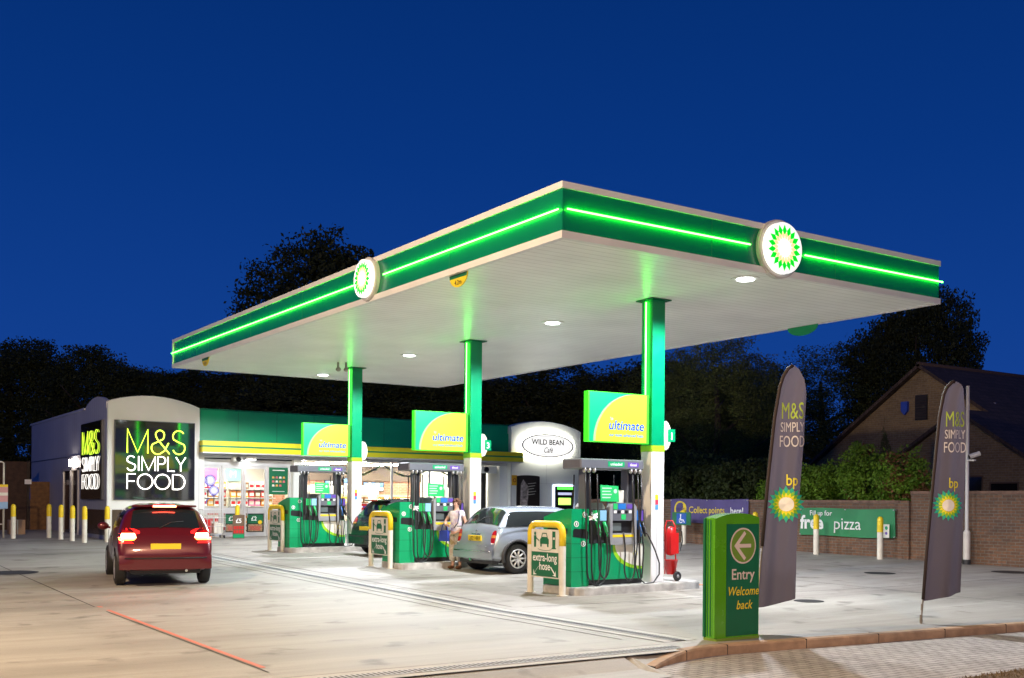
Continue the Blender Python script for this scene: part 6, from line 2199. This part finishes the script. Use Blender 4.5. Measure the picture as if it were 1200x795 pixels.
# the bag on her arm
t = thing('handbag', 'blue handbag hanging from the bent arm of the woman', 'bag', (WX, WY, zg(WX, WY) + .80 * .92), -YAW - .55)
t.scale = (.92, .92, .92)
b = MB(); b.plate([(-.40, -.14), (-.13, -.14), (-.15, .10), (-.21, .12), (-.33, .12), (-.38, .10)], frame((0, -.12, 0), '-Y'), -.05, .05, 0)
b.build('bag_body', mat('royal_blue_leather', (.025, .05, .30), .45, noise=.15), t)
b = MB(); b.tube([(-.36, -.12, .10), (-.34, -.10, .24), (-.27, -.07, .335), (-.21, -.10, .24), (-.18, -.12, .10)], .011, 6); b.build('handle', MATS['royal_blue_leather'], t)
b = MB(); b.tube([(.10, -.05, 1.39 - .8), (.15, -.11, 1.30 - .8), (.12, -.125, 1.10 - .8), (.02, -.14, .98 - .8)], .012, 6)
b.build('shoulder_strap', mat('navy_strap', (.02, .02, .06), .5), t)

# ------------------------------------------------------------------ house behind the wall
t = thing('house', 'brown brick house with a steep tiled roof and a lower gabled wing behind the wall', 'house', (32, 22.8, 0))
b = MB(); fr0 = frame((0, 0, 0), '-X')
hw, ez, rz_ = 5.6, 2.40, 6.25
b.plate([(-hw, 0), (hw, 0), (hw, ez), (0, rz_), (-hw, ez)], fr0, -.3, 0)
b.box(.3, -hw, 0, 14, -hw + .3, ez); b.box(.3, hw - .3, 0, 14, hw, ez)
b.build('main_wall', M_BRICK2, t)
for sg in (-1, 1):
    b = MB()
    k = (rz_ - ez) / hw
    y1 = sg * (hw + .45)
    z1 = ez - .45 * k
    b.add([(-.22, 0, rz_ + .03), (14, 0, rz_ + .03), (14, y1, z1 + .03), (-.22, y1, z1 + .03), (-.22, 0, rz_ + .16), (14, 0, rz_ + .16), (14, y1, z1 + .16), (-.22, y1, z1 + .16)],
          [(0, 1, 2, 3), (4, 7, 6, 5), (0, 3, 7, 4), (2, 1, 5, 6), (3, 2, 6, 7)])
    b.build('roof_slope', M_TILE, t)
b = MB(); b.tube([(-.22, 0, rz_ + .14), (14, 0, rz_ + .14)], .09, 8); b.build('ridge_tiles', mat('ridge_tile', (.06, .04, .035), .8), t)
b = MB(); b.box(-.03, -.24, 4.50, 0, .24, 5.36, 0)
for k in range(9): b.add([(-.06, -.22, 4.54 + .09 * k), (-.06, .22, 4.54 + .09 * k), (-.032, .22, 4.61 + .09 * k), (-.032, -.22, 4.61 + .09 * k)], [(0, 1, 2, 3)], 1)
b.build('louvre_window', [M_BLACK, mat('louvre_brown', (.03, .022, .016), .6)], t)
b = MB(); b.plate([(-.13, .22), (-.13, -.10), (0, -.24), (.13, -.10), (.13, .22)], frame((0, .63, 4.95), '-X'), 0, .1); b.build('alarm_box', mat('alarm_blue', (.02, .06, .45), .4), t)
# wing
wy, wz, xw = -2.75, 4.45, -2.0
b = MB(); fr0 = frame((xw, wy, 0), '-X')
b.plate([(-2.7, 0), (3.6, 0), (3.6, 2.1), (0, wz), (-2.7, 2.75)], fr0, -.25, 0)
b.box(xw + .25, wy + 2.45, 0, 0, wy + 2.7, 2.7); b.box(xw + .25, wy - 3.6, 0, 6, wy - 3.35, 2.05)
b.build('wing_wall', M_BRICK2, t)
for ye, ze in ((2.95, 2.62), (-3.95, 1.88)):
    b = MB()
    b.add([(xw - .15, wy, wz + .02), (6, wy, wz + .02), (6, wy + ye, ze), (xw - .15, wy + ye, ze), (xw - .15, wy, wz + .14), (6, wy, wz + .14), (6, wy + ye, ze + .12), (xw - .15, wy + ye, ze + .12)],
          [(0, 1, 2, 3), (4, 7, 6, 5), (0, 3, 7, 4), (3, 2, 6, 7), (2, 1, 5, 6)])
    b.build('wing_roof', M_TILE, t)
b = MB()
for y0, y1, z0, z1 in ((-2.83, -3.55, 1.7, 2.47), (-3.85, -4.7, 1.7, 2.27)):
    b.box(xw - .012, y0, z0, xw - .002, y1, z1, 0)
    b.box(xw - .03, y0 + .04, z1, xw - .002, y1 - .04, z1 + .05, 1); b.box(xw - .03, y0 + .04, z0, xw - .013, y0, z1, 1); b.box(xw - .03, y1, z0, xw - .013, y1 - .04, z1, 1)
b.build('window', [mat('unlit_window', (.01, .01, .012), .1), mat('window_frame_brown', (.08, .05, .03), .6)], t)
b = MB(); b.cyl((1.0, -2.0, 3.9), (1.0, -2.0, 4.9), .07, n=10); b.cyl((1.0, -2.0, 4.9), (1.0, -2.0, 5.0), .09, n=10); b.cyl((1.0, -2.0, 3.98), (1.15, -2.35, 3.9), .07, n=10); b.build('flue_pipe', mat('flue_grey', (.5, .5, .55), .4), t)
b = MB(); b.box(xw - .25, wy - 3.98, 1.80, xw + 6, wy - 4.06, 1.9); b.build('gutter', M_CREAM, t)

# ------------------------------------------------------------------ trees and shrubs


def crown_mesh(name, m, seed, rx, ry, rz, zc, ncl, nleaf, size, lumps=5, spread=.5, mat2=None, frac2=0):
    r = np.random.default_rng(seed)
    th = r.uniform(0, 2 * np.pi, ncl); u = r.uniform(-1, 1, ncl)
    sn = np.sqrt(1 - u * u)
    d = np.stack([sn * np.cos(th), sn * np.sin(th), u], 1)
    lobes = r.normal(size=(lumps, 3)); lobes /= np.linalg.norm(lobes, axis=1)[:, None]
    am = np.clip((d @ lobes.T), 0, 1) ** 4
    rad = .62 + .42 * am.max(1) + r.normal(0, .05, ncl)
    rad *= r.uniform(.35, 1, ncl) ** .35
    c = d * rad[:, None] * np.array([rx, ry, rz])
    csz = r.uniform(.5, 1.2, ncl) * spread
    P = np.repeat(c, nleaf, 0) + np.clip(r.normal(0, 1, (ncl * nleaf, 3)), -1.35, 1.35) * np.repeat(csz, nleaf)[:, None] * np.array([1, 1, .7]) * .6
    n = len(P)
    a = r.normal(size=(n, 3)); a /= np.linalg.norm(a, axis=1)[:, None]
    b_ = np.cross(a, r.normal(size=(n, 3))); b_ /= np.linalg.norm(b_, axis=1)[:, None]
    s_ = (size * r.uniform(.6, 1.3, n))[:, None]
    P[:, 2] += zc
    Q = np.stack([P - a * s_, P + b_ * s_ * .5, P + a * s_, P - b_ * s_ * .5], 1).reshape(-1, 3)
    me = bpy.data.meshes.new(name)
    me.vertices.add(len(Q)); me.vertices.foreach_set('co', Q.ravel())
    me.loops.add(len(Q)); me.loops.foreach_set('vertex_index', np.arange(len(Q), dtype=np.int32))
    me.polygons.add(n); me.polygons.foreach_set('loop_start', np.arange(n, dtype=np.int32) * 4); me.polygons.foreach_set('loop_total', np.full(n, 4, dtype=np.int32))
    me.materials.append(m)
    if mat2:
        me.materials.append(mat2)
        idx = (np.repeat(r.uniform(0, 1, ncl), nleaf) < frac2).astype(np.int32)
        me.polygons.foreach_set('material_index', idx)
    me.update(calc_edges=True)
    return me


def make_tree(name, seed, m, H=10, R=4, trunk_r=.28, ncl=1150, nleaf=75, size=.078, spread=.50, lumps=9, low=.25):
    t = thing(name, '', 'tree', group='dark trees behind the forecourt')
    r = random.Random(seed)
    zc = H * (low + (1 - low) / 2)
    me = crown_mesh('crown', m, seed, R, R, H * (1 - low) / 2, zc, ncl, nleaf, size, lumps, spread)
    o = bpy.data.objects.new('crown', me); COL.objects.link(o); o.parent = t
    b = MB()
    b.tube([(0, 0, -.2), (.05, .03, H * .25), (-.05, .08, H * .5), (.05, 0, H * .8)], [trunk_r * 1.2, trunk_r, trunk_r * .6, trunk_r * .2], 10)
    for k in range(9):
        z = H * r.uniform(.25, .6); a = r.uniform(0, 6.28); L = R * r.uniform(.5, .9)
        b.tube([(0, 0, z), (cos(a) * L * .5, sin(a) * L * .5, z + L * .35), (cos(a) * L, sin(a) * L, z + L * r.uniform(.5, .9))], [trunk_r * .4, trunk_r * .25, trunk_r * .08], 6)
    b.build('trunk', M_TRUNK, t)
    return t


PR = [make_tree('broadleaf_tree', 1, M_LEAFD, low=.12), make_tree('broadleaf_tree', 2, M_LEAFD, R=3.6, low=.1, lumps=7), make_tree('broadleaf_tree', 3, M_LEAFD, R=4.4, low=.15, lumps=12)]
PR.append(make_tree('broadleaf_tree', 8, leaf_mat('mid_green_leaves', (.06, .08, .02), (.14, .18, .05), .9), R=3.9, low=.04, ncl=900, size=.055, spread=.5, lumps=14))
usedp = [False] * 4
TR = [  # px-free world table: x, y, height, width factor, prototype, label
    (4.5, 70, 10.6, 1.3, 0, 'dark tree at the far left edge behind the fence'),
    (10.5, 67.5, 11.7, 1.15, 1, 'dark tree with a rounded top, second from the left'),
    (14.6, 62, 10.4, 1.1, 2, 'dark tree above the end of the blue-grey wall'),
    (18.0, 63, 10.6, 1.2, 0, 'dark tree behind the left sign tower'),
    (21.5, 60, 10.3, 1.1, 1, 'dark tree left of the canopy end'),
    (26.9, 56.7, 18.6, .95, 0, 'tallest dark tree rising above the canopy beside the left roundel'),
    (31.3, 59.6, 16.8, .62, 1, 'tall narrow tree right behind the tallest one'),
    (22.5, 52, 8.6, 1.5, 2, 'dark tree just behind the roof of the shop, left part'),
    (27.0, 50.5, 9.0, 1.5, 1, 'dark tree behind the middle of the shop roof'),
    (30.5, 49, 9.2, 1.5, 0, 'dark tree behind the shop roof between the far and middle column'),
    (34.2, 47, 9.3, 1.5, 2, 'dark tree behind the cafe tower'),
    (37.5, 44.5, 9.6, 1.4, 1, 'dark tree seen between the middle and nearest column'),
    (37.0, 40.5, 9.6, 1.4, 0, 'dark tree directly behind the nearest column'),
    (31.2, 31.8, 9.0, 1.0, 3, 'bushy green-brown tree rising behind the purple banner'),
    (34.8, 33.6, 8.0, .8, 3, 'loose tree between the bushy tree and the house'),
    (34.5, 37.5, 8.9, 1.2, 3, 'tree right of the nearest column with its top under the canopy edge'),
    (47.6, 40.3, 10.9, 1.35, 3, 'dark tree against the sky above the left feather flag'),
    (50.3, 36.3, 14.8, .66, 0, 'tall broad dark tree rising behind the house'),
    (59.5, 35.5, 10.2, .8, 0, 'dark tree beyond the roof of the house at the right edge'),
    (56.0, 29.0, 9.6, .9, 1, 'dark tree partly outside the right edge'),
    (41.5, 39.5, 9.3, 1.3, 3, 'low dark tree behind the left slope of the house roof')]
for i, (x, y, h, wf, p, lb) in enumerate(TR):
    sc = h / 10.6
    rz0 = (i * 1.7) % 6.28
    s3 = (sc * wf, sc * wf, sc)
    if not usedp[p]:
        usedp[p] = True
        o = PR[p]; o.location = (x, y, .2); o.scale = s3; o['label'] = lb; o.rotation_euler = (0, 0, rz0)
    else:
        dup(PR[p], (x, y, .2), rz0, lb, s3)
# conifer-like shrub and the ivy hump on the wall
t = thing('conifer_shrub', 'small dark pointed conifer in front of the house gable', 'shrub', (26.6, 20.2, .2))
V_ = crown_mesh('foliage', M_LEAFD, 21, .75, .75, 1.7, 2.1, 140, 30, .06, 6, .22)
co2 = np.empty(len(V_.vertices) * 3); V_.vertices.foreach_get('co', co2); co2 = co2.reshape(-1, 3)
fz = np.clip((4.0 - co2[:, 2]) / 2.6, .05, 1); co2[:, 0] *= fz; co2[:, 1] *= fz; V_.vertices.foreach_set('co', co2.ravel())
o = bpy.data.objects.new('foliage', V_); COL.objects.link(o); o.parent = t
b = MB(); b.cyl((0, 0, 0), (0, 0, 3.2), .07, .02, n=8); b.build('stem', M_TRUNK, t)
IV = [(25.3, 21.4, 1.9, .95, .85, .8, 'leafy green shrub on the wall, leftmost of the lit hump', 31, 0),
      (25.4, 19.9, 2.1, 1.1, .95, 1.0, 'leafy green shrub on the wall, middle of the lit hump', 32, .03),
      (25.2, 18.5, 2.05, .85, .9, .9, 'leafy green shrub with rust-coloured leaves above the pier of the wall', 33, .22),
      (25.5, 23.0, 1.6, .8, .9, .6, 'low dark shrub on the wall behind the left feather flag', 34, 0)]
for (x, y, z, rx_, ry_, rz2, lb, sd, fr2) in IV:
    t = thing('climbing_shrub', lb, 'shrub', (x, y, .2), group='green shrubs over the brick wall')
    me = crown_mesh('foliage', M_LEAFB, sd, rx_, ry_, rz2, z, 240, 34, .055, 7, .24, M_LEAFR, fr2)
    o = bpy.data.objects.new('foliage', me); COL.objects.link(o); o.parent = t
    b = MB(); b.tube([(0, 0, 0), (.05, .1, z * .5), (0, 0, z)], [.06, .05, .03], 7); b.tube([(.05, .1, z * .5), (.1, .5, z)], [.04, .02], 6); b.build('stem', M_TRUNK, t)
HG = [(26.3, 25.2, 3.2, 'dark ragged hedge bush behind the right end of the purple banner'), (26.6, 27.6, 3.5, 'dark ragged hedge bush behind the left end of the purple banner'), (26.8, 30.2, 3.4, 'dark ragged hedge bush behind the fire trolley')]
hsrc = None
for (x, y, h, lb) in HG:
    if hsrc is None:
        hsrc = thing('hedge_bush', lb, 'bush', (x, y, .1), group='dark hedge behind the brick wall')
        me = crown_mesh('foliage', leaf_mat('hedge_leaves', (.03, .05, .012), (.075, .10, .028), 1.4), 41, 1.3, 1.7, 1.6, 1.7, 330, 34, .075, 8, .34)
        o = bpy.data.objects.new('foliage', me); COL.objects.link(o); o.parent = hsrc
        b = MB(); b.tube([(0, 0, 0), (0, .1, 1.8)], [.08, .04], 7); b.build('stem', M_TRUNK, hsrc)
        hsrc.scale = (1, 1, h / 3.3)
    else:
        dup(hsrc, (x, y, .1), y, lb, (1, 1, h / 3.3))

# ------------------------------------------------------------------ assumed street lamps out of view, added to warm the forecourt and kerb


def assumed_street_lamp(x, y, h, rz0, label, power, col=(1.0, .66, .30)):
    t = thing('assumed_street_lamp', label, 'street lamp', (x, y, -.1), rz0, 'assumed sodium street lamps out of view')
    b = MB(); b.cyl((0, 0, 0), (0, 0, 1.2), .09, n=14); b.cyl((0, 0, 1.2), (0, 0, h), .06, .045, n=14)
    b.tube([(0, 0, h - .05), (.1, 0, h + .12), (.5, 0, h + .2), (.8, 0, h + .2)], .035, 8); b.build('pole', M_GREY, t)
    b = MB(); b.box(.7, -.13, h + .14, 1.35, .13, h + .26, 0, .04); ln = b.build('lantern', M_GREY, t)
    b = MB(); b.box(.8, -.09, h + .115, 1.3, .09, h + .139); b.build('lamp_glass', mat('assumed_sodium_glass', (1, .6, .2), .4, emit=(1, .6, .22), estr=30), ln)
    li = bpy.data.lights.new('assumed_street_lamp_light', 'POINT'); li.shadow_soft_size = .2; li.energy = power; li.color = col
    lo = bpy.data.objects.new('assumed_street_lamp_light', li)
    lo.location = (x + cos(rz0) * 1.05, y + sin(rz0) * 1.05, h - .25)
    COL.objects.link(lo)


assumed_street_lamp(-4.0, 12.0, 9.0, radians(20), 'assumed street lamp, added out of sight left of the view', 6800, (1.0, .72, .42))  # assumed lamp, never in view, added to brighten the left foreground
assumed_street_lamp(2.0, -3.5, 8.0, radians(60), 'assumed street lamp, added out of sight behind the viewer', 4500, (1.0, .68, .42))  # assumed lamp, never in view, added for orange kerb and lit canopy trims
